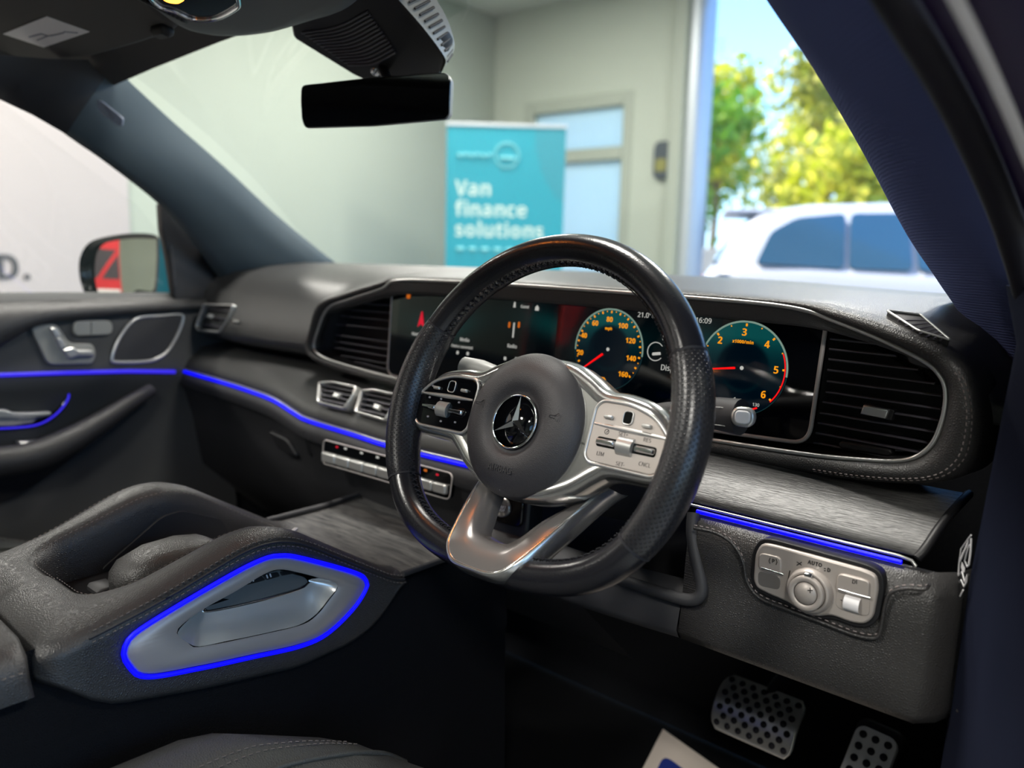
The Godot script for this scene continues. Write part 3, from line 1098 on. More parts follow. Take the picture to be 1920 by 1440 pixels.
	for p in blue:
		rows[0].append(p + V(0, -0.0035, 0))
		rows[1].append(p + V(0, -0.007, 0.006))
		rows[2].append(p + V(0, -0.028, 0.008))
		rows[3].append(p + V(0, -0.034, -0.002))
		rows[4].append(p + V(0, -0.10, -0.022))
		rows[5].append(V(p.x, 0.80, -0.83))
		rows[6].append(V(p.x, 0.66, -0.98))
	grid(st, rows)
	part("lower_face", st, M.soft_plastic, d)
	st = tool()
	var hxf = frame(hz(538, 828, -0.758), V(1, -0.12, 0), V(0, -0.2, 1))
	plate(st, rounded(on_frame([[505, 806], [540, 822], [562, 858], [524, 842]], hxf), 0.01), hxf, -0.006, 0.004, 0.003)
	part("glovebox_catch", st, M.black_plastic, d)
	st = tool()
	tube(st, edge3([[577, 792, -0.740], [569, 812, -0.736], [580, 850, -0.75], [640, 920, -0.80]]), 0.0012, 5)
	part("panel_joint", st, M.recess, d)
	# four centre vents
	var vn = V(0, 0.50, 0.87)
	var cv = [[[[602, 718], [628, 716], [674, 726], [668, 745], [650, 771], [598, 758]], [633, 742]], [[[682, 733], [706, 731], [752, 741], [746, 762], [727, 793], [668, 776]], [709, 764]], [[[780, 772], [806, 770], [850, 780], [846, 797], [826, 818], [772, 806]], [806, 794]], [[[856, 784], [880, 782], [930, 793], [924, 812], [904, 836], [850, 822]], [884, 808]]]
	for c in cv:
		small_vent(d, frame(hz(c[1][0], c[1][1], -0.752), V(1, 0, 0), vn), c[0], [[c[1][0], c[1][1], 0.014]], 4, 0.0075)
	# climate control bar
	var cx = frame(hz(730, 880, -0.716), V(1, 0, 0), V(0, 0.10, 1))
	st = tool()
	plate(st, rounded(on_frame([[610, 824], [852, 888], [846, 937], [608, 868]], cx), 0.008), cx, -0.004, 0.003, 0.0015)
	var cl = part("climate_bar", st, M.gloss_black, d)
	st = tool()
	tube(st, lift(rounded(on_frame([[610, 824], [852, 888], [846, 937], [608, 868]], cx), 0.008), cx, 0.003), 0.0011, 6, true)
	part("bar_frame", st, M.satin, cl)
	for k in 9:
		var u0 = 611.0 + k * 26.0
		st = tool()
		var key = on_frame([[u0, 846 + k * 7.0], [u0 + 24.0, 852.5 + k * 7.0], [u0 + 24.0, 871 + k * 7.0], [u0, 864.5 + k * 7.0]], cx)
		plate(st, rounded(key, 0.003, 3), cx, 0.002, 0.009, 0.002)
		part("rocker_key", st, M.silver, cl)
	for k in 6:
		var tx = Transform3D(cx.basis, hp(648 + k * 30, 841 + k * 8.2, cx.origin + cx.basis.z * 0.0032, cx.basis.z))
		st = tool()
		plate(st, rrect(0.006, 0.003, 0.001, 2), tx, 0.0, 0.0004, 0.0)
		part("symbol", st, M.white_text if k < 5 else M.orange_text, cl)
	for p in [[632, 838], [820, 890]]:
		var tx = Transform3D(cx.basis, hp(p[0], p[1], cx.origin + cx.basis.z * 0.0032, cx.basis.z))
		st = tool()
		plate(st, rrect(0.005, 0.0025, 0.001, 2), tx, 0.0, 0.0004, 0.0)
		part("symbol", st, M.pink_text, cl)

	# driver side: wood trim, bright line, blue line
	st = tool()
	rows = []
	for p in [[1.046, -0.812], [1.043, -0.792], [1.036, -0.768], [1.027, -0.746], [1.014, -0.729], [1.0075, -0.7225], [1.005, -0.726]]:
		var row = []
		for i in 31:
			var t = i / 30.0
			var x = lerpf(0.20, 0.672 - (1.046 - p[0]) * 0.35, t)
			row.append(V(x, p[0], p[1]))
		rows.append(row)
	grid(st, rows, false, false, 0, 1.0 / 15.0, 0.11)
	part("wood_trim", st, M.wood, d)
	st = tool()
	var we = [V(0.674, 1.046, -0.812), V(0.673, 1.043, -0.790), V(0.670, 1.036, -0.766), V(0.667, 1.027, -0.744), V(0.663, 1.014, -0.727), V(0.659, 1.006, -0.72)]
	tube(st, smooth(we, 3), 0.004, 6)
	part("trim_end", st, M.black_plastic, d)
	st = tool()
	tube(st, [V(0.43, 1.0045, -0.7195), V(0.55, 1.0045, -0.7195), V(0.645, 1.0045, -0.7195), V(0.655, 1.003, -0.7195), V(0.659, 0.999, -0.7195)], 0.0014, 6)
	part("bright_line", st, M.silver, d)
	st = tool()
	tube(st, [V(0.455, 1.0, -0.7175), V(0.55, 1.0, -0.7175), V(0.648, 1.0, -0.7175)], 0.0022, 8)
	part("light_strip", st, M.led_blue, d)
	# knee panel
	st = tool()
	rows = []
	for p in [[0.9975, -0.722], [0.993, -0.708], [0.975, -0.700], [0.95, -0.698], [0.91, -0.696], [0.882, -0.692], [0.872, -0.698], [0.866, -0.73], [0.866, -1.08]]:
		var row = []
		for x in [0.452, 0.456, 0.50, 0.55, 0.60, 0.65, 0.675, 0.688, 0.694, 0.697]:
			var endc = smoothstep(0.675, 0.697, x)
			var lead = smoothstep(0.456, 0.452, x)
			row.append(V(x, p[0], p[1] - 0.035 * endc * endc - 0.03 * lead))
		rows.append(row)
	grid(st, rows)
	part("knee_panel", st, M.leather, d)
	st = tool()
	rows = []
	for p in [[0.925, -0.722], [0.918, -0.702], [0.90, -0.696], [0.882, -0.692], [0.872, -0.698], [0.866, -0.73], [0.866, -1.08]]:
		var row = []
		for i in 11:
			var x = lerpf(0.16, 0.454, i / 10.0)
			row.append(V(x, p[0] - 0.006 * sin(PI * i / 10.0), p[1]))
		rows.append(row)
	grid(st, rows)
	part("lower_panel", st, M.soft_plastic, d)
	st = tool()
	plain_box(st, V(0.13, 0.86, -0.86), V(0.47, 1.04, -0.80))
	part("column_recess", st, M.recess, d)
	st = tool()
	tube(st, smooth(edge3([[1300, 962, -0.712], [1298, 1000, -0.705], [1306, 1050, -0.700], [1317, 1098, -0.697], [1310, 1120, -0.695], [1285, 1124, -0.694], [1230, 1108, -0.694], [1150, 1082, -0.696]]), 4), 0.0065, 8)
	part("column_surround", st, M.soft_plastic, d)
	# light switch panel
	build_light_switches(d)
	# start button beside the column
	var sx = frame(hz(946, 950, -0.712), V(1, 0, 0), V(0.1, 0.1, 1))
	st = tool()
	plate(st, rrect(0.060, 0.062, 0.014), sx * Transform3D(Basis.IDENTITY, V(0.006, -0.004, 0)), -0.03, 0.0, 0.004)
	var sb = part("start_switch", st, M.black_plastic, d)
	st = tool()
	plate(st, rrect(0.042, 0.036, 0.008), sx * Transform3D(Basis.IDENTITY, V(0.008, -0.002, 0)), 0.0, 0.004, 0.002)
	part("switch_plate", st, M.gloss_black, sb)
	st = tool()
	lathe(st, [Q(0.0, 0.006), Q(0.0085, 0.0065), Q(0.0105, 0.008), Q(0.0115, 0.008), Q(0.0125, 0.003)], sx, 24)
	part("start_button", st, M.dark_chrome, sb)
	lettering("START", 0.0026, M.label_white, sb, sx * Transform3D(Basis.IDENTITY, V(0, 0.001, 0.007)))
	lettering("STOP", 0.0026, M.label_white, sb, sx * Transform3D(Basis.IDENTITY, V(0, -0.003, 0.007)))

# the upper skin of the dashboard: f runs from the windscreen (0) to the front edge (1)
func pad_point(x, f, e, t) -> Vector3:
	var zb = -1.30 + 0.24 * pow(x / 0.72, 2.0)
	var yr = 1.219 - 0.006 * smoothstep(0.2, 0.6, x)
	var ye = lerpf(1.186, e, t)
	var ze = lerpf(-0.872, -0.835, t)
	if f < 0.0:
		return V(x, 1.19, zb - 0.03)
	var w = lerp_table([[0.0, 0.0], [0.4, -0.03], [0.72, 0.25], [0.92, 0.62], [1.0, 1.0]], f)
	return V(x, lerpf(yr, ye, w), lerpf(zb, ze, f))
# where a sight line meets that skin
func on_pad(u, v, y_out) -> Vector3:
	var d = ray(u, v)
	for k in 400:
		var p = eye + d * (0.5 + k * 0.002)
		var e = lerp_table(y_out, p.x)
		var zb = pad_point(p.x, 0.0, e, 1.0).z
		var f = clampf((p.z - zb) / (-0.835 - zb), 0.0, 1.0)
		if p.y < pad_point(p.x, f, e, 1.0).y:
			return p
	return eye + d
func build_wide_vent(d, slats, tab, right_side):
	for s in slats:
		var p = on_fascia(s[0], s[1], -0.018)
		var q = on_fascia(s[2], s[3], -0.018)
		var st = tool()
		var rows = []
		for e in [p + V(0.003 if right_side else 0.0, 0, 0), p.lerp(q, 0.5), q]:
			rows.append([e + V(0, 0.0011, 0.0), e + V(0, 0.0, 0.0016), e + V(0, -0.0011, 0.0), e + V(0, -0.004, -0.022), e + V(0, -0.002, -0.022)])
		grid(st, rows, true)
		cap(st, rows[0])
		cap(st, rows[-1])
		part("vent_slat", st, M.slat, d)
	if right_side:
		var tx = Transform3D(Basis.IDENTITY, on_fascia(tab[0], tab[1], -0.014))
		var st = tool()
		plate(st, [Q(-0.0125, -0.0035), Q(0.0105, -0.0050), Q(0.0125, 0.0035), Q(-0.0105, 0.0050)], tx, -0.004, 0.006, 0.0012)
		var o = part("vent_tab", st, M.silver, d)
		st = tool()
		plate(st, [Q(-0.0140, -0.0048), Q(0.0150, -0.0065), Q(0.0165, 0.0035), Q(-0.0118, 0.0058)], tx, -0.006, 0.002, 0.001)
		part("tab_base", st, M.black_plastic, o)
		# outer curved blade that narrows the vent towards the top right
		st = tool()
		var blade = [[1556, 608, -0.012], [1640, 640, -0.012], [1722, 688, -0.012], [1757, 716, -0.012]]
		var ra = []
		var rb = []
		for b in blade:
			var e = on_fascia(b[0], b[1], b[2])
			ra.append(e)
			rb.append(e + V(-0.012, -0.008, -0.03))
		grid(st, [ra, rb])
		part("vent_blade", st, M.gloss_black, d)
		st = tool()
		var px = frame(on_fascia(1625, 840, -0.02), V(1, 0, 0), V(0, 0, 1))
		plate(st, rrect(0.05, 0.008, 0.004), px, -0.004, 0.006, 0.002)
		part("vent_wheel", st, M.black_plastic, d)

func small_vent(d, xf, outline, knobs, n_slats, lip):
	var poly: Array = rounded(ccw(on_frame(outline, xf)), 0.006, 4)
	var st = tool()
	var inner = inset(poly, 0.004)
	grid(st, [lift(poly, xf, -0.012), lift(poly, xf, lip * 0.5), lift(inset(poly, 0.0014), xf, lip), lift(inset(poly, 0.0028), xf, lip), lift(inner, xf, lip * 0.5), lift(inner, xf, -0.010)], true)
	var v = part("air_vent", st, M.silver, d)
	st = tool()
	face(st, inner, xf, -0.008)
	part("vent_well", st, M.recess, v)
	var lo = Vector2.INF
	var hi = -Vector2.INF
	for p in inner:
		lo = lo.min(p)
		hi = hi.max(p)
	for k in n_slats:
		var y = lerpf(lo.y, hi.y, (k + 0.7) / (n_slats + 0.4))
		var x0 = INF
		var x1 = -INF
		for i in inner.size():
			var a: Vector2 = inner[i]
			var b: Vector2 = inner[(i + 1) % inner.size()]
			if (a.y - y) * (b.y - y) < 0:
				var x = lerpf(a.x, b.x, (y - a.y) / (b.y - a.y))
				x0 = minf(x0, x)
				x1 = maxf(x1, x)
		if x1 - x0 < 0.004:
			continue
		st = tool()
		box(st, xf * V((x0 + x1) / 2, y, -0.002), V(x1 - x0, 0.0022, 0.009), 0.0008, xf.basis)
		part("vent_slat", st, M.slat, v)
	for k in knobs:
		var o: Vector3 = hp(k[0], k[1], xf.origin + xf.basis.z * 0.003, xf.basis.z)
		st = tool()
		plate(st, rounded([Q(-k[2] * 0.5, -0.003), Q(k[2] * 0.42, -0.004), Q(k[2] * 0.5, 0.003), Q(-k[2] * 0.42, 0.004)], 0.001, 2), Transform3D(xf.basis, o), -0.003, 0.004, 0.001)
		part("vent_knob", st, M.silver, v)

func arc_strip(st, c: Vector3, r0, r1, a0, a1, n = 40):
	var rows = [[], []]
	for i in n + 1:
		var a = deg_to_rad(lerpf(a0, a1, float(i) / n))
		var dir = panel_xf.basis.x * sin(a) + panel_xf.basis.y * cos(a)
		rows[0].append(c + dir * r0)
		rows[1].append(c + dir * r1)
	grid(st, rows)

func dial_texture(sd) -> ImageTexture:
	# printed face of a dial on the screen: teal band round a dark middle
	var img = Image.create(256, 256, false, Image.FORMAT_RGB8)
	for y in 256:
		for x in 256:
			var p = Q((x - 127.5) / 127.5, (y - 127.5) / 127.5)
			var r = p.length()
			var up = clampf(0.5 - p.y * 0.75, 0.0, 1.0)
			var c = Color(0.0, 0.02, 0.045).lerp(Color(0.02, 0.20, 0.20), smoothstep(0.5, 0.66, r) * up * up)
			c = c.lerp(Color(0.0, 0.05, 0.07), smoothstep(0.40, 0.50, r) * (1.0 - smoothstep(0.5, 0.56, r)) * (1.0 - up))
			img.set_pixel(x, y, c)
	return ImageTexture.create_from_image(img)

func build_screens(pan):
	var z = panel_xf.basis.z
	var dm = mat("dial_face", Color.BLACK, 0.08)
	dm.emission_enabled = true
	dm.emission_texture = dial_texture(1)
	dm.emission_operator = BaseMaterial3D.EMISSION_OP_MULTIPLY
	dm.emission = Color.WHITE
	dm.emission_energy_multiplier = 0.8
	var dials = [[1140, 655, 0.0488], [1391, 690, 0.0500]]
	for i in 2:
		var c = pp(dials[i][0], dials[i][1])
		var r: float = dials[i][2]
		var st = tool()
		st.set_smooth_group(-1)
		for k in 48:
			var a0 = TAU * k / 48
			var a1 = TAU * (k + 1) / 48
			for q in [[0.0, 0.0], [a0, 1.0], [a1, 1.0]]:
				st.set_uv(Q(0.5 + 0.5 * sin(q[0]) * q[1], 0.5 - 0.5 * cos(q[0]) * q[1]))
				st.add_vertex(c - z * 0.0006 + (panel_xf.basis.x * sin(q[0]) + panel_xf.basis.y * cos(q[0])) * r * q[1])
		var dial = part("display_dial", st, dm, pan)
		st = tool()
		arc_strip(st, c, r * 0.965, r * 1.005, -95, 95)
		part("dial_rim", st, M.dial_rim, dial)
		st = tool()
		arc_strip(st, c, r * 0.985, r * 1.0, 95, 265)
		part("dial_rim", st, M.dial_rim_dim, dial)
		# scale marks
		var from = -130.0
		var to = 130.0
		var n = 32 if i == 0 else 12
		for k in n + 1:
			var a = lerpf(from, to, float(k) / n)
			var big = k % 2 == 0
			st = tool()
			arc_strip(st, c + z * 0.0002, r * (0.885 if big else 0.915), r * 0.945, a - (1.3 if big else 0.8), a + (1.3 if big else 0.8), 1)
			part("scale_mark", st, M.amber_text, dial)
		# needle
		var tip = pp(1093, 690) if i == 0 else pp(1322, 692)
		var root = pp(1130, 664) if i == 0 else pp(1378, 690)
		st = tool()
		tube(st, [root + z * 0.0006, tip + z * 0.0006], [0.0013, 0.0006], 5)
		part("needle", st, M.red_text, dial)
		st = tool()
		lathe(st, [Q(0.0, 0.0006), Q(0.0022, 0.0004)], Transform3D(panel_xf.basis, c), 12)
		part("needle_hub", st, M.white_text, dial)
		if i == 1:
			st = tool()
			arc_strip(st, c + z * 0.0003, r * 0.93, r * 0.955, 66, 132, 24)
			part("red_band", st, M.red_text, dial)
	for t in [["20", 1088, 661, 0.0060], ["40", 1095, 629, 0.0060], ["60", 1116, 606, 0.0060], ["80", 1143, 599, 0.0060], ["100", 1168, 611, 0.0060], ["120", 1182, 639, 0.0060], ["140", 1183, 672, 0.0060], ["160", 1168, 702, 0.0060], ["mph", 1141, 616, 0.0030], ["2", 1350, 638, 0.0076], ["3", 1396, 623, 0.0076], ["4", 1438, 646, 0.0076], ["5", 1455, 694, 0.0076], ["6", 1431, 740, 0.0076], ["x1000/min", 1393, 641, 0.0032], ["0", 1108, 700, 0.0060]]:
		lettering(t[0], t[3], M.amber_text, pan, at_panel(t[1], t[2]), "numeral")
	for t in [["21.0°C", 1212, 591, 0.0058], ["16:09", 1319, 601, 0.0058], ["Disp", 1251, 690, 0.0064], ["Fu", 1247, 634, 0.0050], ["1", 1377, 750, 0.0058], ["130", 1417, 759, 0.0032], ["0", 1340, 748, 0.0040], ["Guest", 984, 575, 0.0040], ["Radio", 960, 649, 0.0048], ["Media", 871, 637, 0.0048], ["Device connected", 866, 650, 0.0038], ["Navigation", 786, 627, 0.0048]]:
		lettering(t[0], t[3], M.white_text, pan, at_panel(t[1], t[2]), "lettering", false)
	# icons
	var st = tool()
	plate(st, [Q(-0.003, -0.003), Q(0.003, -0.003), Q(0.003, 0.001), Q(0.0, 0.004), Q(-0.003, 0.001)], at_panel(1007, 578), 0.0, 0.0003, 0.0)
	part("house_icon", st, M.white_text, pan)
	st = tool()
	plate(st, [Q(-0.002, -0.003), Q(0.002, -0.003), Q(0.001, 0.004), Q(-0.001, 0.004)], at_panel(965, 572), 0.0, 0.0003, 0.0)
	part("person_icon", st, M.white_text, pan)
	st = tool()
	plate(st, rrect(0.0022, 0.020, 0.001), at_panel(963, 619), 0.0, 0.0003, 0.0)
	part("mast_icon", st, M.white_text, pan)
	for dx in [-8, 10]:
		st = tool()
		plate(st, rrect(0.0035, 0.008, 0.0017), at_panel(963 + dx, 609), 0.0, 0.0003, 0.0)
		part("wave_icon", st, M.orange_text, pan)
	for p in [[947, 672], [968, 673], [858, 661], [877, 663]]:
		st = tool()
		plate(st, rrect(0.004, 0.0045, 0.0015), at_panel(p[0], p[1]), 0.0, 0.0003, 0.0)
		part("dot_icon", st, M.white_text, pan)
	st = tool()
	plate(st, [Q(-0.007, -0.009), Q(0.0, -0.004), Q(0.007, -0.009), Q(0.001, 0.014), Q(-0.001, 0.014)], at_panel(790, 602), 0.0, 0.0003, 0.0)
	part("arrow_icon", st, M.pink_text, pan)
	st = tool()
	plate(st, rrect(0.008, 0.008, 0.003), at_panel(766, 555), 0.0, 0.0003, 0.0)
	part("dot_icon", st, M.orange_text, pan)
	st = tool()
	plate(st, [Q(-0.003, -0.003), Q(0.002, -0.003), Q(0.0045, 0.0), Q(0.002, 0.003), Q(-0.003, 0.003)], at_panel(1130, 712), 0.0, 0.0003, 0.0)
	part("fuel_icon", st, M.amber_text, pan)
	st = tool()
	tube(st, [pp(1408, 768), pp(1419, 765)], 0.0009, 4)
	part("gauge_mark", st, M.red_text, pan)
	st = tool()
	var ring = []
	for k in 20:
		var a = deg_to_rad(40 + 280.0 * k / 19)
		ring.append(pp(1229, 659) + panel_xf.basis.x * 0.0105 * cos(a) + panel_xf.basis.y * 0.0105 * sin(a))
	tube(st, ring, 0.0005, 4)
	tube(st, [pp(1224, 664), pp(1238, 663)], 0.0018, 5)
	part("tile_ring", st, M.white_text, pan)
	# soft teal wallpaper glow between the tiles and the dials
	var wall = Image.create(256, 64, false, Image.FORMAT_RGB8)
	for y in 64:
		for x in 256:
			var u = x / 255.0
			var v = y / 63.0
			var w = exp(-pow((v - 0.40 - 0.15 * sin(u * 6.0)) * 4.5, 2.0)) * (0.25 + 0.75 * pow(sin(u * PI * 1.5), 2.0))
			wall.set_pixel(x, y, Color(0.0, 0.012, 0.03).lerp(Color(0.01, 0.22, 0.22), w))
	var wm = mat("wallpaper", Color.BLACK, 0.06)
	wm.emission_enabled = true
	wm.emission_texture = ImageTexture.create_from_image(wall)
	wm.emission_operator = BaseMaterial3D.EMISSION_OP_MULTIPLY
	wm.emission = Color.WHITE
	wm.emission_energy_multiplier = 0.25
	for s in [[750, 545, 1035, 700], [1060, 570, 1335, 770]]:
		var inv = panel_xf.affine_inverse()
		var a: Vector3 = inv * pp(s[0], s[1])
		var b: Vector3 = inv * pp(s[2], s[3])
		st = tool()
		st.set_smooth_group(-1)
		for q in [[0, 0], [1, 0], [1, 1], [0, 0], [1, 1], [0, 1]]:
			st.set_uv(Q(q[0], q[1]))
			st.add_vertex(panel_xf * V(lerpf(a.x, b.x, q[0]), lerpf(a.y, b.y, q[1]), 0.0014))
		part("display_picture", st, wm, pan)

func build_light_switches(d):
	var xf = frame(hz(1530, 1092, -0.697), V(1, 0, 0), V(0, 0.04, 1))
	var out = [[1432, 1016], [1455, 1020], [1530, 1040], [1625, 1066], [1646, 1076], [1650, 1100], [1640, 1155], [1625, 1168], [1600, 1165], [1560, 1150], [1535, 1154], [1510, 1148], [1484, 1128], [1445, 1112], [1422, 1100], [1416, 1085], [1420, 1035]]
	var poly: Array = rounded(ccw(on_frame(out, xf)), 0.006, 3)
	var st = tool()
	var big = inset(poly, -0.004)
	plate(st, big, xf, -0.01, 0.0015, 0.001)
	var sw = part("light_switch_panel", st, M.black_plastic, d)
	st = tool()
	plate(st, poly, xf, -0.005, 0.005, 0.002)
	part("switch_plate", st, M.switch_silver, sw)
	# parking brake paddle: key above, finger well below
	st = tool()
	var k1 = on_frame([[1429, 1033], [1470, 1042], [1470, 1077], [1428, 1064]], xf)
	plate(st, rounded(k1, 0.005), xf, 0.004, 0.0072, 0.0008)
	var pb = part("brake_key", st, M.switch_silver, sw)
	st = tool()
	plate(st, rounded(on_frame([[1426, 1067], [1468, 1079], [1467, 1104], [1426, 1095]], xf), 0.005), xf, 0.0035, 0.0054, 0.0003)
	part("finger_well", st, M.dark_chrome, pb)
	st = tool()
	tube(st, [hp(1428, 1065, xf.origin + xf.basis.z * 0.0072, xf.basis.z), hp(1469, 1077, xf.origin + xf.basis.z * 0.0072, xf.basis.z)], 0.0009, 5)
	part("bright_edge", st, M.chrome, pb)
	# knob
	var kc = hp(1519, 1107, xf.origin + xf.basis.z * 0.005, xf.basis.z)
	var kx = Transform3D(xf.basis, kc)
	st = tool()
	lathe(st, [Q(0.0205, 0.0), Q(0.0200, 0.003), Q(0.0185, 0.006), Q(0.0165, 0.0075), Q(0.0160, 0.0065)], kx, 40)
	var kn = part("light_knob", st, M.switch_silver, sw)
	st = tool()
	lathe(st, [Q(0.0155, 0.004), Q(0.0155, 0.0105), Q(0.0150, 0.0115), Q(0.0108, 0.0115), Q(0.0104, 0.0105)], kx, 40)
	part("knob_ring", st, M.switch_silver, kn)
	st = tool()
	lathe(st, [Q(0.0099, 0.0105), Q(0.0093, 0.0118), Q(0.0, 0.0120)], kx, 32)
	part("knob_face", st, M.switch_silver, kn)
	st = tool()
	lathe(st, [Q(0.0162, 0.0040), Q(0.0104, 0.0100), Q(0.0098, 0.0100)], kx, 40)
	part("knob_groove", st, M.symbol_black, kn)
	st = tool()
	box(st, kx * V(0.0005, 0.0168, 0.0095), V(0.007, 0.004, 0.005), 0.001, xf.basis)
	part("pointer", st, M.chrome, kn)
	# fog lamp key and dimmer wheel
	st = tool()
	plate(st, rounded(on_frame([[1577, 1070], [1636, 1085], [1634, 1154], [1570, 1136]], xf), 0.006), xf, 0.004, 0.0058, 0.0004)
	var fk = part("fog_lamp_key", st, M.switch_silver, sw)
	st = tool()
	plate(st, rounded(on_frame([[1577, 1071], [1636, 1086], [1634, 1119], [1572, 1104]], xf), 0.004), xf, 0.005, 0.0078, 0.0008)
	part("key_cap", st, M.switch_silver, fk)
	st = tool()
	tube(st, [hp(1572, 1105, xf.origin + xf.basis.z * 0.0075, xf.basis.z), hp(1632, 1121, xf.origin + xf.basis.z * 0.0075, xf.basis.z)], 0.0009, 5)
	part("bright_edge", st, M.chrome, fk)
	st = tool()
	var wx = Transform3D(xf.basis, hp(1599, 1132, xf.origin + xf.basis.z * 0.005, xf.basis.z))
	var rows = []
	for k in 9:
		var a = PI * k / 8
		rows.append([wx * V(-0.0065, cos(a) * 0.0068, sin(a) * 0.006), wx * V(0.0065, cos(a) * 0.0068, sin(a) * 0.006)])
	grid(st, rows)
	part("dimmer_wheel", st, M.label_white, fk)
	# symbols
	for t in [["AUTO", 1528, 1057, 0.0030], ["P", 1450, 1052, 0.0036], ["D", 1601, 1091, 0.0036], ["D", 1554, 1069, 0.0032]]:
		lettering(t[0], t[3], M.symbol_black, sw, Transform3D(xf.basis, hp(t[1], t[2], xf.origin + xf.basis.z * (0.0078 if t[1] < 1460 or t[1] > 1580 else 0.0055), xf.basis.z)), "symbol")
	for s in [[[1494, 1053], [1503, 1060]], [[1494, 1060], [1503, 1054]], [[1481, 1070], [1478, 1086]], [[1606, 1087], [1606, 1095]], [[1444, 1046], [1442, 1052], [1444, 1057]], [[1455, 1048], [1457, 1054], [1455, 1059]], [[1548, 1066], [1545, 1066]], [[1548, 1070], [1545, 1070]], [[1514, 1107], [1524, 1107]], [[1519, 1102], [1519, 1112]], [[1576, 1125], [1584, 1127]]]:
		st = tool()
		var path = []
		for p in s:
			path.append(hp(p[0], p[1], xf.origin + xf.basis.z * (0.0172 if p[0] > 1512 and p[0] < 1526 else (0.0078 if p[0] < 1460 or p[0] > 1600 else 0.0058)), xf.basis.z))
		tube(st, path, 0.0004, 4)
		part("symbol", st, M.symbol_black, sw)
	# stitched seam that sweeps under the switches
	st = tool()
	var seam = []
	for p in [[1302, 985], [1340, 993], [1372, 1012], [1393, 1045], [1402, 1085], [1425, 1115], [1480, 1138], [1540, 1160], [1600, 1183], [1640, 1190], [1652, 1175], [1660, 1130], [1672, 1105], [1700, 1097], [1735, 1098], [1744, 1088]]:
		seam.append(hz(p[0], p[1], -0.6945))
	stitches(st, smooth(seam, 4), 0.0036, 0.0024, 0.0006)
	part("stitching", st, M.thread, d).set_meta("kind", "stuff")
	st = tool()
	tube(st, smooth(seam.map(func(p): return p + V(0, -0.003, 0.0005)), 4), 0.0016, 5)
	part("seam_roll", st, M.leather, d)

# ------------------------------------------------------------------ steering wheel and column
func rim_point(a) -> Vector3:
	# a in degrees from the top, clockwise as the driver sees it
	var p = Q(sin(deg_to_rad(a)), cos(deg_to_rad(a))) * 0.1662
	if p.y < -0.085:
		var t = -0.085 - p.y
		p.y = -0.085 - t * (1.0 - 0.30 * t / 0.081)
	return V(p.x, p.y, 0)
func rim_arc(st, a0, a1, n, ra, rb, us = 1.0, vs = 1.0, swell = 0.0):
	var rows = []
	for i in n + 1:
		var a = lerpf(a0, a1, float(i) / n)
		var c = rim_point(a)
		var t = (rim_point(a + 0.5) - rim_point(a - 0.5)).normalized()
		var out = V(t.y, -t.x, 0)
		if out.dot(c) < 0:
			out = -out
		var k = 1.0 + swell * pow(sin(PI * i / n), 0.6)
		var row = []
		for j in 28:
			var w = TAU * j / 28
			row.append(c + out * (cos(w) * ra * k) + V(0, 0, sin(w) * rb * k))
		rows.append(row)
	grid(st, rows, true, false, 0, us, vs)
func mirrored(poly) -> Array:
	var out = []
	for p in poly:
		out.append(Q(-p.x, p.y))
	out.reverse()
	return out
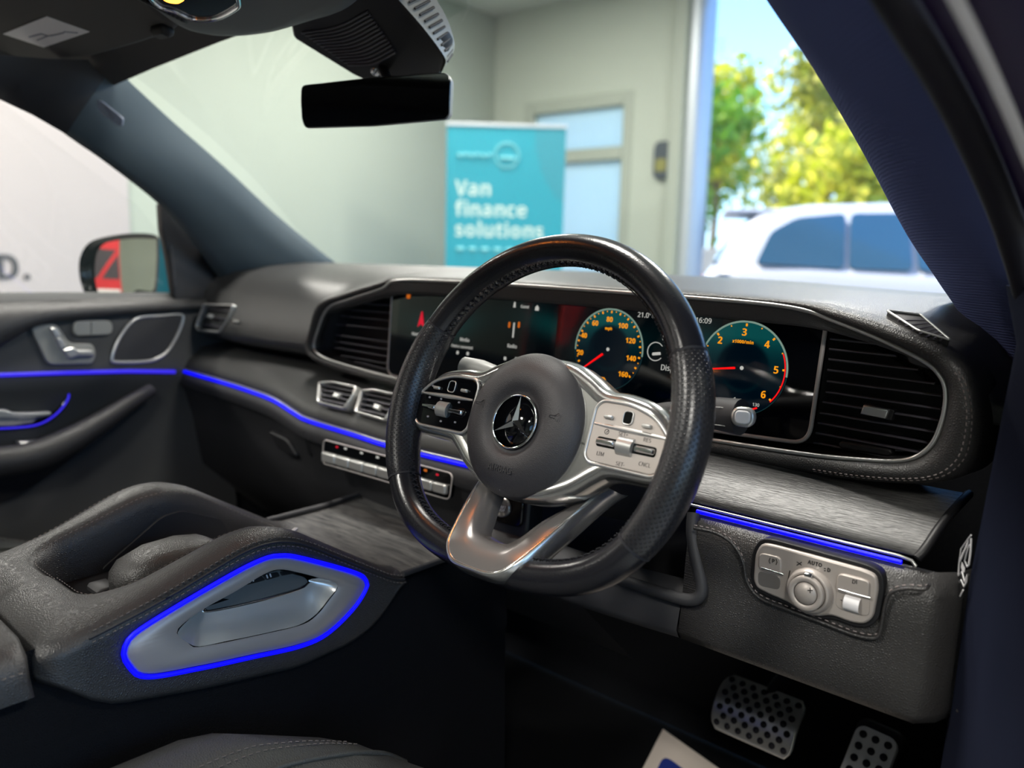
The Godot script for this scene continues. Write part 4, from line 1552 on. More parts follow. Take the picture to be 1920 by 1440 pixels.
func build_steering():
	var t = 0.362
	var w = thing("steering_wheel", "black leather flat-bottomed steering wheel with silver spokes and star badge", "steering wheel", V(0.3479, 1.0987, -0.5812))
	w.basis = Basis(V(1, 0, 0), V(0, cos(t), -sin(t)), V(0, sin(t), cos(t)))
	w.set_meta("own_axes", true)
	var I = Transform3D.IDENTITY
	var st = tool()
	rim_arc(st, -63, 63, 60, 0.0155, 0.0175)
	part("rim_top", st, M.rim_leather, w)
	st = tool()
	rim_arc(st, 122, 238, 60, 0.0155, 0.0175)
	part("rim_bottom", st, M.rim_leather, w)
	for s in [-1.0, 1.0]:
		st = tool()
		rim_arc(st, 63.0 * s, 122.0 * s, 36, 0.0158, 0.0178, 0.75, 0.95, 0.14)
		part("rim_grip", st, M.perforated, w)
		for a in [63.0, 122.0]:
			st = tool()
			rim_arc(st, (a - 0.35) * s, (a + 0.35) * s, 2, 0.0161, 0.0181)
			part("rim_seam", st, M.dark_thread, w)
	# laced stitching on the inside of the rim
	st = tool()
	for i in 130:
		var a = -118.0 + i * 2.77
		var c = rim_point(a)
		var d = rim_point(a + 1.4)
		var o = c.normalized()
		var o2 = d.normalized()
		tube(st, [c - o * 0.0156 + V(0, 0, 0.0075), d - o2 * 0.0164 + V(0, 0, 0.001)], 0.0007, 4)
		tube(st, [d - o2 * 0.0156 + V(0, 0, 0.0075), c - o * 0.0164 + V(0, 0, 0.001)], 0.0007, 4)
	part("stitching", st, M.dark_thread, w).set_meta("kind", "stuff")
	# silver yoke behind the hub that carries both button pods
	var half = [Q(0.0, 0.060), Q(0.033, 0.058), Q(0.058, 0.048), Q(0.078, 0.038), Q(0.100, 0.037), Q(0.128, 0.031), Q(0.146, 0.016), Q(0.154, -0.004), Q(0.152, -0.028), Q(0.142, -0.038), Q(0.100, -0.040), Q(0.087, -0.046), Q(0.066, -0.062), Q(0.036, -0.0755), Q(0.0, -0.080)]
	var yoke = half.duplicate()
	for i in range(half.size() - 2, 0, -1):
		yoke.append(Q(-half[i].x, half[i].y))
	yoke = ccw(smooth(yoke, 4, true))
	st = tool()
	grid(st, [lift(inset(yoke, 0.006), I, -0.040), lift(yoke, I, -0.026), lift(yoke, I, -0.010), lift(inset(yoke, 0.002), I, -0.004), lift(inset(yoke, 0.0055), I, 0.0005), lift(inset(yoke, 0.010), I, 0.0015), lift(inset(yoke, 0.016), I, -0.001)], true)
	face(st, inset(yoke, 0.016), I, -0.001, -1)
	part("yoke", st, M.yoke_metal, w)
	# airbag hub
	var hub = Transform3D(Basis.IDENTITY, V(-0.0055, -0.009, 0))
	st = tool()
	lathe(st, [Q(0.0, 0.0118), Q(0.0275, 0.0118), Q(0.0295, 0.0125), Q(0.033, 0.0150), Q(0.0385, 0.0168), Q(0.046, 0.0164), Q(0.052, 0.0146), Q(0.0565, 0.0122), Q(0.062, 0.0078), Q(0.0665, 0.0035), Q(0.0682, 0.0), Q(0.0685, -0.012)], hub, 72, 1.0, 1.03)
	part("airbag_cover", st, M.hub_leather, w)
	for s in [-1.0, 1.0]:
		st = tool()
		var hx0 = hub * Transform3D(Basis.IDENTITY, V(0.0455 * s, 0.011, 0.0169))
		tube(st, [hx0 * V(-0.005, 0.001, 0), hx0 * V(0.001, 0.0012, 0), hx0 * V(0.005, 0.004, 0), hx0 * V(0.005, -0.004, 0), hx0 * V(0.001, -0.0012, 0), hx0 * V(-0.005, -0.001, 0)], 0.0004, 4, true)
		part("horn_mark", st, M.hub_leather, w)
	lettering("AIRBAG", 0.0062, M.hub_leather, w, hub * Transform3D(Basis.IDENTITY, V(0.0, -0.0455, 0.0168)), "embossed_lettering", false, 0.0008)
	# badge
	st = tool()
	lathe(st, [Q(0.0, 0.0130), Q(0.0262, 0.0130), Q(0.0262, 0.0118)], hub, 48)
	var badge = part("badge", st, M.gloss_black, w)
	st = tool()
	var ring = []
	for k in 60:
		ring.append(hub * V(0.0253 * cos(TAU * k / 60), 0.0253 * sin(TAU * k / 60), 0.0138))
	tube(st, ring, 0.0011, 8, true)
	part("badge_ring", st, M.chrome, badge)
	st = tool()
	for k in 3:
		var a = TAU * k / 3.0
		var dir = V(sin(a), cos(a), 0)
		var side = V(cos(a), -sin(a), 0)
		var tip = hub * (dir * 0.0248 + V(0, 0, 0.0139))
		var mid = hub * V(0, 0, 0.0172)
		var l = hub * ((dir * 0.5 - side * 0.866) * 0.0044 + V(0, 0, 0.0134))
		var r = hub * ((dir * 0.5 + side * 0.866) * 0.0044 + V(0, 0, 0.0134))
		tri(st, mid, l, tip)
		tri(st, mid, tip, r)
	part("badge_star", st, M.chrome, badge)
	# button pods
	var pod = [Q(0.0715, 0.020), Q(0.078, 0.0265), Q(0.108, 0.0265), Q(0.134, 0.0185), Q(0.150, 0.003), Q(0.1535, -0.010), Q(0.150, -0.024), Q(0.142, -0.0305), Q(0.078, -0.0300), Q(0.0715, -0.024)]
	for s in [1.0, -1.0]:
		var poly = ccw(rounded(pod if s > 0 else mirrored(pod), 0.010, 4))
		st = tool()
		plate(st, inset(poly, 0.0018), I, -0.004, 0.0022, 0.0005)
		var pd = part("button_pod", st, M.switch_silver if s > 0 else M.gloss_black, w)  # one face material; right pod coloured silver for its bright reflection
		st = tool()
		tube(st, lift(poly, I, 0.0015), 0.0017, 8, true)
		part("pod_frame", st, M.silver, pd)
		st = tool()
		var rr = []
		for k in 9:
			var u = k / 8.0
			rr.append(V(s * lerpf(0.0745, 0.1475, u), lerpf(0.0048, 0.0030, u), 0.0022))
		tube(st, rr, rr.map(func(p): return 0.0008 + 0.0016 * sin(PI * clampf((absf(p.x) - 0.070) / 0.082, 0.0, 1.0))), 8)
		part("pod_ridge", st, M.silver, pd)
		for b in [[0.088, 0.0125, 0.0], [0.127, 0.0105, 0.0]]:
			st = tool()
			box(st, V(s * b[0], b[1], 0.0035), V(0.0095, 0.0034, 0.004), 0.0012)
			part("key", st, M.silver, pd)
		st = tool()
		plate(st, rrect(0.0095, 0.0115, 0.003), Transform3D(Basis.IDENTITY, V(s * 0.107, 0.0145, 0)), 0.001, 0.0034, 0.0006)
		var pad = part("touch_key", st, M.gloss_black, pd)
		st = tool()
		tube(st, lift(rrect(0.0095, 0.0115, 0.003), Transform3D(Basis.IDENTITY, V(s * 0.107, 0.0145, 0)), 0.0030), 0.0007, 5, true)
		part("key_rim", st, M.silver, pad)
		# slot with two rockers and a roller
		st = tool()
		plate(st, rrect(0.060, 0.0088, 0.0025), Transform3D(Basis.IDENTITY, V(s * 0.111, -0.0100, 0)), 0.001, 0.0026, 0.0003)
		part("slot", st, M.gloss_black, pd)
		for dx in [-0.0195, 0.0195]:
			st = tool()
			box(st, V(s * 0.111 + dx, -0.0100, 0.0040), V(0.0200, 0.0052, 0.0045), 0.0016)
			part("rocker", st, M.chrome, pd)
		st = tool()
		var rows = []
		for k in 17:
			var a = PI * k / 16
			var rad = 0.0085 if k % 2 == 0 else 0.0082
			rows.append([V(s * 0.111 - 0.0075, -0.0100 + cos(a) * rad, sin(a) * 0.0075), V(s * 0.111 + 0.0075, -0.0100 + cos(a) * rad, sin(a) * 0.0075)])
		grid(st, rows, false, false, 0)
		cap(st, rows.map(func(q): return q[0]))
		cap(st, rows.map(func(q): return q[1]))
		part("roller", st, M.silver, pd)
		if s > 0:
			for l in [["LIM", 0.088, -0.0205], ["SET-", 0.110, -0.0255], ["CNCL", 0.133, -0.0215], ["SET+", 0.106, 0.0000], ["RES", 0.130, -0.0010]]:
				lettering(l[0], 0.0030, M.symbol_black, pd, Transform3D(Basis.IDENTITY, V(l[1], l[2], 0.0023)), "symbol", false, 0.0002)
			st = tool()
			var ic = []
			for k in 10:
				ic.append(V(0.089 + 0.0022 * cos(TAU * k / 10), -0.0005 + 0.0022 * sin(TAU * k / 10), 0.0023))
			tube(st, ic, 0.0003, 4, true)
			tube(st, [V(0.0885, -0.0015, 0.0023), V(0.0905, 0.001, 0.0023)], 0.0003, 4)
			part("symbol", st, M.symbol_black, pd)
		else:
			for l in [[-0.092, 0.0000], [-0.118, 0.0000], [-0.135, -0.0005], [-0.090, -0.0205], [-0.110, -0.0225], [-0.130, -0.0205], [-0.135, 0.012]]:
				st = tool()
				plate(st, rrect(0.0032, 0.0020, 0.0008, 2), Transform3D(Basis.IDENTITY, V(l[0], l[1], 0.0022)), 0.0, 0.0003, 0.0)
				part("symbol", st, M.symbol_grey, pd)
	# lower spoke: a pointed silver frame that widens and sinks towards the hub
	var leg = [V(0.026, -0.1465, 0.0265), V(0.041, -0.134, 0.0215), V(0.0495, -0.115, 0.0085), V(0.0565, -0.095, -0.0060), V(0.0620, -0.076, -0.0210), V(0.0670, -0.058, -0.0370), V(0.0720, -0.046, -0.0500)]
	var path = []
	for i in range(leg.size() - 1, -1, -1):
		path.append(V(-leg[i].x, leg[i].y, leg[i].z))
	path.append(V(0, -0.1485, 0.0275))
	path.append_array(leg)
	path = smooth(path, 5)
	var np = path.size()
	st = tool()
	var rows = [[], [], [], [], [], []]
	for i in np:
		var p: Vector3 = path[i]
		var tan_: Vector3 = (path[mini(i + 1, np - 1)] - path[maxi(i - 1, 0)]).normalized()
		var out = V(tan_.y, -tan_.x, 0).normalized()
		if out.dot(V(p.x, p.y + 0.09, 0)) < 0:
			out = -out
		rows[0].append(p + out * 0.004 + V(0, 0, -0.030))
		rows[1].append(p + out * 0.0065 + V(0, 0, -0.014))
		rows[2].append(p + out * 0.0012 + V(0, 0, -0.001))
		rows[3].append(p + V(0, 0, 0))
		rows[4].append(p - out * 0.0018 + V(0, 0, 0.0002))
		rows[5].append(p - out * 0.0030 + V(0, 0, -0.0012))
	grid(st, rows)
	var spoke = part("lower_spoke", st, M.yoke_metal, w)
	# dished inside of the frame round the opening
	st = tool()
	var in_leg = [V(0.013, -0.1195, 0.0090), V(0.0205, -0.1170, 0.0070), V(0.0265, -0.1080, -0.0010), V(0.0345, -0.0920, -0.0120), V(0.0430, -0.0780, -0.0250), V(0.0530, -0.0620, -0.0410), V(0.0630, -0.0490, -0.0540)]
	var hole = []
	for i in range(in_leg.size() - 1, -1, -1):
		hole.append(V(-in_leg[i].x, in_leg[i].y, in_leg[i].z))
	hole.append(V(0, -0.1205, 0.0095))
	hole.append_array(in_leg)
	hole = smooth(hole, 5)
	var edge = rows[5]
	var dip = []
	for i in np:
		dip.append(edge[i].lerp(hole[i], 0.55) + V(0, 0, 0.0025))
	grid(st, [edge, dip, hole, hole.map(func(q): return q + V(0, 0, -0.022))])
	part("spoke_dish", st, M.dark_chrome, spoke)

	# steering column with its stalks
	var col = thing("steering_column", "black steering column shroud with stalks behind the wheel", "steering column", V(0.348, 1.05, -0.69))
	var axis: Vector3 = w.basis.z
	st = tool()
	rows = []
	for p in [[-0.035, 0.050, 0.050], [-0.05, 0.060, 0.060], [-0.10, 0.062, 0.062], [-0.16, 0.066, 0.062], [-0.24, 0.070, 0.060]]:
		var row = []
		for k in 24:
			var a = TAU * k / 24
			row.append(w.position + axis * p[0] + w.basis.x * (cos(a) * p[1]) + w.basis.y * (sin(a) * p[2] - 0.012))
		rows.append(row)
	grid(st, rows, true)
	cap(st, rows[0])
	part("column_shroud", st, M.black_plastic, col)
	st = tool()
	tube(st, [V(0.40, 1.092, -0.70), V(0.45, 1.104, -0.69), V(0.49, 1.109, -0.682), V(0.513, 1.110, -0.678)], [0.009, 0.010, 0.0135, 0.0145], 16, false, 1.15, V(0, 1, 0))
	var gs = part("gear_stalk", st, M.soft_plastic, col)
	st = tool()
	var kx = frame(hp(1393, 782, V(0.512, 1.11, -0.664), V(0.25, 0.1, 1)), V(1, 0.02, 0), V(0.25, 0.1, 1))
	plate(st, rrect(0.0205, 0.0175, 0.0075), kx, -0.006, 0.0015, 0.002)
	var kn = part("park_button", st, M.silver, gs)
	st = tool()
	plate(st, rrect(0.0135, 0.0115, 0.004), kx, 0.001, 0.003, 0.001)
	part("button_face", st, M.label_white, kn)
	st = tool()
	tube(st, lift(rrect(0.024, 0.016, 0.002, 2), frame(hp(1352, 781, V(0.49, 1.11, -0.667), V(0.1, 0.1, 1)), V(1, 0.04, 0), V(0.1, 0.1, 1)), 0.0), 0.0005, 4, true)
	part("printed_outline", st, M.silver, gs)
	st = tool()
	tube(st, [V(0.305, 1.105, -0.66), V(0.26, 1.117, -0.648), V(0.225, 1.1225, -0.642), V(0.203, 1.124, -0.640)], [0.008, 0.009, 0.0125, 0.012], 14, false, 1.0, V(0, 1, 0))
	part("indicator_stalk", st, M.plastic_grey, col)

# ------------------------------------------------------------------ centre console
var seam_tab := [[-0.75, 0.865], [-0.603, 0.869], [-0.578, 0.884], [-0.523, 0.918], [-0.475, 0.948], [-0.455, 0.956], [-0.435, 0.9605], [-0.405, 0.9585], [-0.37, 0.949], [-0.327, 0.938], [-0.261, 0.925], [-0.223, 0.918], [-0.1, 0.915]]
var skirt_tab := [[-0.63, 0.868], [-0.603, 0.860], [-0.585, 0.840], [-0.560, 0.824], [-0.53, 0.816], [-0.463, 0.814], [-0.36, 0.832], [-0.273, 0.852], [-0.255, 0.863], [-0.235, 0.882], [-0.22, 0.893], [-0.15, 0.897]]
func build_console():
	var c = thing("centre_console", "black leather centre console with arched grab handles edged in blue light", "console", V(0, 0.48, -0.4))
	var zs = []
	for i in 81:
		zs.append(lerpf(-0.222, -0.612, i / 80.0))
	var side_frame = frame(V(0.1408, 0.9, -0.43), V(0, 0, -1), V(1, 0, 0))
	var opening = PackedVector2Array(inset(ccw(on_frame([[310, 1192], [350, 1214], [372, 1220], [470, 1202], [565, 1180], [600, 1160], [625, 1130], [644, 1097], [605, 1078], [560, 1066], [524, 1059], [490, 1068], [435, 1100], [375, 1138], [330, 1168]], side_frame)), 0.0))
	var st = tool()
	var rows = []
	var seam_r = []
	var seam_l = []
	for side in [1.0, -1.0]:
		var list = []
		for i in 61:
			var z = lerpf(-0.612, -0.325, i / 60.0)
			list.append([V(0.1405, 0, z), V(0.086, 0, z), z, true])
		for k in 13:
			var a = PI / 2 * k / 12.0
			var r = V(0.046 + 0.040 * cos(a), 0, -0.325 + 0.040 * sin(a))
			var o = V(0.1405, 0, -0.325 + 0.107 * tan(a) / tan(1.0)) if a < 1.0 else V(0.046 + 0.0945 * (tan(PI / 2 - a) / tan(PI / 2 - 1.0)), 0, -0.218)
			list.append([o, r, o.z, a < 0.999])
		for k in 4:
			var x = lerpf(0.035, 0.0, k / 3.0)
			list.append([V(x, 0, -0.218), V(x, 0, -0.285), -0.218, false])
		var mine = []
		for e in list:
			var z = e[2]
			var y = (lerp_table(seam_tab, z - 0.012) + lerp_table(seam_tab, z) + lerp_table(seam_tab, z + 0.012)) / 3.0
			y -= (0.004 if side > 0 else 0.014) * smoothstep(-0.42, -0.28, z)
			var sk = (lerp_table(skirt_tab, z - 0.008) + lerp_table(skirt_tab, z) + lerp_table(skirt_tab, z + 0.008)) / 3.0
			sk = minf(sk, y - 0.006)
			var O = V(e[0].x * side, 0, e[0].z)
			var R = V(e[1].x * side, 0, e[1].z)
			var inw = (R - O).normalized()
			var wdt = (R - O).length()
			var row = [O + inw * 0.016 + V(0, sk - 0.002, 0), O + inw * 0.002 + V(0, sk - 0.001, 0)]
			for k in 17:
				var yy = lerpf(sk + 0.004, y - 0.006, k / 16.0)
				var deep = e[3] and Geometry2D.is_point_in_polygon(Q(-0.43 - z, yy - 0.9), opening)
				row.append(O + inw * (0.0520 if deep else 0.0015 * k / 16.0) + V(0, yy, 0))
			var yr = lerpf(y, lerp_table(seam_tab, R.z), 0.7)
			row.append_array([O + inw * 0.006 + V(0, y + 0.001, 0), O + inw * 0.0155 + V(0, y + 0.006, 0), O + inw * lerpf(0.0285, wdt * 0.5, 0.5) + V(0, lerpf(y, yr, 0.5) + 0.0075, 0), R - inw * 0.010 + V(0, yr + 0.004, 0), R - inw * 0.002 + V(0, yr - 0.003, 0), R + inw * 0.001 + V(0, yr - 0.016, 0), R + inw * 0.003 + V(0, minf(yr - 0.045, 0.884), 0)])
			mine.append(row)
			(seam_r if side > 0 else seam_l).append([O + inw * 0.0008 + V(0, y - 0.0060, 0), O + inw * 0.0058 + V(0, y + 0.0022, 0), R - inw * 0.0030 + V(0, yr + 0.0012, 0), O + inw * 0.0030 + V(0, y - 0.0022, 0)])
		if side > 0:
			rows = mine
		else:
			mine.reverse()
			mine.remove_at(0)
			rows.append_array(mine)
	grid(st, rows)
	part("leather_top", st, M.leather, c)
	for sm in [seam_r, seam_l]:
		st = tool()
		stitches(st, sm.slice(0, 68).map(func(e): return e[0]), 0.0034, 0.0024, 0.0006)
		stitches(st, sm.slice(0, 68).map(func(e): return e[1]), 0.0034, 0.0024, 0.0006)
		stitches(st, sm.map(func(e): return e[2]), 0.0032, 0.0026, 0.0004)
		part("stitching", st, M.grey_thread, c).set_meta("kind", "stuff")
		st = tool()
		tube(st, sm.slice(0, 68).map(func(e): return e[3]), 0.0012, 5)
		part("seam", st, M.recess, c)
	# armrest lid behind the joint
	st = tool()
	rows = []
	for p in [[-0.2135, 0.6], [-0.2125, 0.94], [-0.208, 0.99], [-0.198, 1.0], [0.0, 1.0], [0.30, 1.0]]:
		var k: float = p[1]
		rows.append([V(0.141 * minf(1.0, k + 0.1), 0.885, p[0]), V(0.1415 * k, 0.9, p[0]), V(0.138 * k, 0.910 + 0.007 * k, p[0]), V(0.120 * k, 0.918 + 0.009 * k, p[0]), V(0, 0.920 + 0.012 * k, p[0]), V(-0.120 * k, 0.918 + 0.009 * k, p[0]), V(-0.138 * k, 0.910 + 0.007 * k, p[0]), V(-0.141 * k, 0.885, p[0])])
	grid(st, rows)
	cap(st, rows[0])
	part("armrest_lid", st, M.leather, c)
	st = tool()
	stitches(st, [V(0.142, 0.909, -0.205), V(0.142, 0.909, 0.1)], 0.0032, 0.0026, 0.0005)
	part("stitching", st, M.grey_thread, c).set_meta("kind", "stuff")
	# lower sides
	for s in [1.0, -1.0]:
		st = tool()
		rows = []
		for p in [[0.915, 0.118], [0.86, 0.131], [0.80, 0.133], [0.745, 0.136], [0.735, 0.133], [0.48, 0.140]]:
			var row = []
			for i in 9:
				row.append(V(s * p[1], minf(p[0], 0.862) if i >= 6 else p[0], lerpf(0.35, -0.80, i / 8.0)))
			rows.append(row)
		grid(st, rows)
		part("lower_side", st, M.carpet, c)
	# front deck of dark wood between the arms
	st = tool()
	rows = []
	for p in [[-0.46, 0.888], [-0.52, 0.880], [-0.60, 0.8735], [-0.68, 0.8725], [-0.76, 0.876], [-0.83, 0.884]]:
		var hw = 0.136 if p[0] < -0.59 else 0.084
		rows.append([V(-hw, p[1] - 0.002, p[0]), V(-0.06, p[1], p[0]), V(0, p[1], p[0]), V(0.06, p[1], p[0]), V(hw, p[1] - 0.002, p[0])])
	grid(st, rows, false, false, 0, 0.1, 0.1)
	part("wood_deck", st, M.wood, c)
	st = tool()
	tube(st, [V(-0.136, 0.876, -0.60), V(-0.136, 0.876, -0.70), V(-0.136, 0.885, -0.83)], 0.004, 6)
	part("deck_edge", st, M.soft_plastic, c)
	st = tool()
	tube(st, [V(0.136, 0.873, -0.61), V(0.136, 0.873, -0.70), V(0.136, 0.885, -0.83)], 0.004, 6)
	part("deck_edge", st, M.soft_plastic, c)
	# tray with a real cup well between the arms
	var wx = frame(V(0.018, 0.8845, -0.325), V(1, 0, 0), V(0, 1, 0))
	var well = ccw(even(rrect(0.093, 0.053, 0.015, 6), 64, true))
	var edge_pts = []
	for p in well:
		var k = 1e9
		for lim in [[p.x, -0.103, 0.067], [p.y, -0.040, 0.145]]:
			if absf(lim[0]) > 1e-6:
				k = minf(k, (lim[2] if lim[0] > 0 else lim[1]) / lim[0])
		edge_pts.append(p * k)
	st = tool()
	band(st, edge_pts, well, wx, 0.0, 0.0, -1)
	part("tray", st, M.black_plastic, c)
	st = tool()
	grid(st, [lift(well, wx, 0.0), lift(inset(well, 0.003), wx, -0.05)], true)
	face(st, inset(well, 0.003), wx, -0.05)
	var cw = part("cup_well", st, M.black_plastic, c)
	st = tool()
	tube(st, lift(rrect(0.095, 0.055, 0.016, 6), wx, 0.001), 0.0016, 6, true)
	part("well_rim", st, M.dark_chrome, cw)
	# hand rest with bright side trim
	st = tool()
	rows = []
	for p in [[-0.335, 0.25, 0.903], [-0.340, 0.62, 0.912], [-0.352, 0.88, 0.922], [-0.375, 1.0, 0.930], [-0.410, 1.0, 0.9315], [-0.435, 0.86, 0.928], [-0.452, 0.6, 0.918], [-0.458, 0.3, 0.905]]:
		var hw: float = 0.037 * p[1]
		rows.append([V(-hw * 0.9, 0.888, p[0]), V(-hw, 0.900, p[0]), V(-hw * 0.88, lerpf(0.900, p[2], 0.75), p[0]), V(-hw * 0.5, p[2], p[0]), V(0, p[2] + 0.002, p[0]), V(hw * 0.5, p[2], p[0]), V(hw * 0.88, lerpf(0.900, p[2], 0.75), p[0]), V(hw, 0.900, p[0]), V(hw * 0.9, 0.888, p[0])])
	grid(st, rows)
	cap(st, rows[0])
	cap(st, rows[-1])
	var hr = part("hand_rest", st, M.leather, c)
	st = tool()
	tube(st, smooth([V(0.027, 0.895, -0.340), V(0.036, 0.909, -0.354), V(0.0395, 0.916, -0.378), V(0.0395, 0.917, -0.42), V(0.036, 0.914, -0.440)], 4), 0.0022, 6)
	part("bright_trim", st, M.chrome, hr)
	st = tool()
	box(st, V(-0.025, 0.891, -0.335), V(0.03, 0.010, 0.022), 0.003)
	part("side_key", st, M.soft_plastic, c)
	# white card on the deck
	st = tool()
	var tagp = hx(547, 1000, 0.094)
	tube(st, [tagp + V(-0.006, 0.002, -0.010), tagp + V(0.002, 0.002, 0.002)], 0.003, 6, false, 0.3)
	part("inlay", st, M.label_white, c)
	# flat darker plate painted in for the shaded opening of the far arm
	st = tool()
	var hx2 = frame(V(-0.0815, 0.91, -0.44), V(0, 0, -1), V(1, 0, 0))
	plate(st, rounded([Q(-0.085, -0.022), Q(0.075, -0.022), Q(0.062, 0.004), Q(0.012, 0.026), Q(-0.012, 0.024)], 0.008), hx2, -0.004, 0.0008, 0.0)
	part("dark_arm_plate", st, M.recess, c)
	# grab handle bezel on the driver side, rimmed with light
	var bx = frame(V(0.1408, 0.9, -0.43), V(0, 0, -1), V(1, 0, 0))
	var rim_px = [[230, 1225], [240, 1247], [273, 1268], [373, 1252], [471, 1231], [560, 1211], [612, 1187], [660, 1141], [684, 1104], [685, 1089], [671, 1076], [620, 1060], [552, 1043], [525, 1041], [498, 1045], [444, 1070], [335, 1133], [254, 1184], [235, 1207]]
	var rim2 = even(smooth(on_frame(rim_px, bx), 5, true), 96, true)
	st = tool()
	tube(st, lift(rim2, bx, 0.0018), 0.0023, 8, true)
	part("light_strip", st, M.led_blue, c)
	var hole_px = [[330, 1186], [352, 1205], [372, 1212], [470, 1193], [560, 1172], [590, 1155], [613, 1128], [632, 1097], [600, 1084], [560, 1073], [524, 1067], [495, 1075], [440, 1108], [385, 1138], [345, 1166]]
	var hole = even(smooth(on_frame(hole_px, bx), 5, true), 96, true)
	# match the start of both loops
	var outer = ccw(inset(ccw(rim2), 0.0022))
	var hol = ccw(hole)
	var best = 0
	var start = 1e9
	for i in 96:
		var dd: float = (hol[i] - outer[0]).angle() - 0.0
		var m: Vector2 = outer[0]
		if (hol[i] - m).length() < start:
			start = (hol[i] - m).length()
			best = i
	var hs = []
	for i in 96:
		hs.append(hol[(i + best) % 96])
	st = tool()
	var mid = []
	for i in 96:
		mid.append(outer[i].lerp(hs[i], 0.85))
	grid(st, [lift(outer, bx, 0.0), lift(inset(outer, 0.0015), bx, 0.0030), lift(mid, bx, 0.0035), lift(hs, bx, 0.0015)], true)
	var bz = part("handle_bezel", st, M.satin, c)
	# bowl that runs in under the handle, and the key deck inside
	var kx = frame(hx(480, 1122, 0.1245), V(0, 0.03, -1), V(0.85, 0.53, 0.0))
	var low_px = [[362, 1154], [333, 1186], [352, 1205], [374, 1212], [420, 1203], [470, 1193], [520, 1182], [560, 1172], [590, 1154], [613, 1127], [633, 1097], [606, 1085]]
	var lip_px = [[384, 1138], [384, 1140], [387, 1145], [393, 1147], [430, 1139], [470, 1130], [506, 1121], [535, 1113], [556, 1105], [569, 1099], [578, 1092], [579, 1087]]
	var bow = [[], [], [], []]
	for i in low_px.size():
		var p = hp(low_px[i][0], low_px[i][1], bx.origin + bx.basis.z * 0.0015, bx.basis.z)
		var q = hp(lip_px[i][0], lip_px[i][1], kx.origin, kx.basis.z)
		bow[0].append(p)
		bow[1].append(p.lerp(q, 0.25) + V(-0.003, 0, 0))
		bow[2].append(p.lerp(q, 0.65) + V(-0.0025, 0, 0))
		bow[3].append(q)
	st = tool()
	grid(st, bow.map(func(r): return smooth(r, 4)))
	part("handle_bowl", st, M.bowl_metal, bz)
	var key_px = [[382, 1139], [395, 1146], [480, 1126], [560, 1103], [579, 1092], [572, 1082], [523, 1068], [495, 1075], [440, 1107]]
	var deck = rounded(ccw(on_frame(key_px, kx)), 0.003)
	st = tool()
	plate(st, deck, kx, -0.006, 0.0, 0.0006)
	var dk = part("key_deck", st, M.deck_plastic, bz)
	st = tool()
	var lip = []
	for p in [[382, 1140], [388, 1147], [480, 1128], [560, 1105], [579, 1092]]:
		lip.append(hp(p[0], p[1], kx.origin, kx.basis.z))
	tube(st, smooth(lip, 4), 0.0015, 6)
	part("deck_lip", st, M.chrome, dk)
	for k in [[[434, 1104], [462, 1098], [452, 1090], [436, 1099]], [[463, 1097], [497, 1088], [488, 1079], [454, 1089]], [[499, 1088], [524, 1081], [520, 1073], [490, 1078]], [[528, 1080], [556, 1074], [545, 1071], [524, 1072]]]:
		st = tool()
		plate(st, rounded(ccw(on_frame(k, kx)), 0.0015, 3), kx, 0.0, 0.0014, 0.0004)
		var kk = part("drive_key", st, M.black_plastic, dk)
	for p in [[471, 1088], [504, 1080]]:
		var kk2 = Transform3D(kx.basis, hp(p[0], p[1], kx.origin + kx.basis.z * 0.0015, kx.basis.z))
		for dx in [-0.002, 0.002]:
			st = tool()
			plate(st, rrect(0.0016, 0.004, 0.0006, 2), kk2 * Transform3D(Basis.IDENTITY, V(dx, 0, 0)), 0.0, 0.0002, 0.0)
			part("symbol", st, M.label_white, dk)

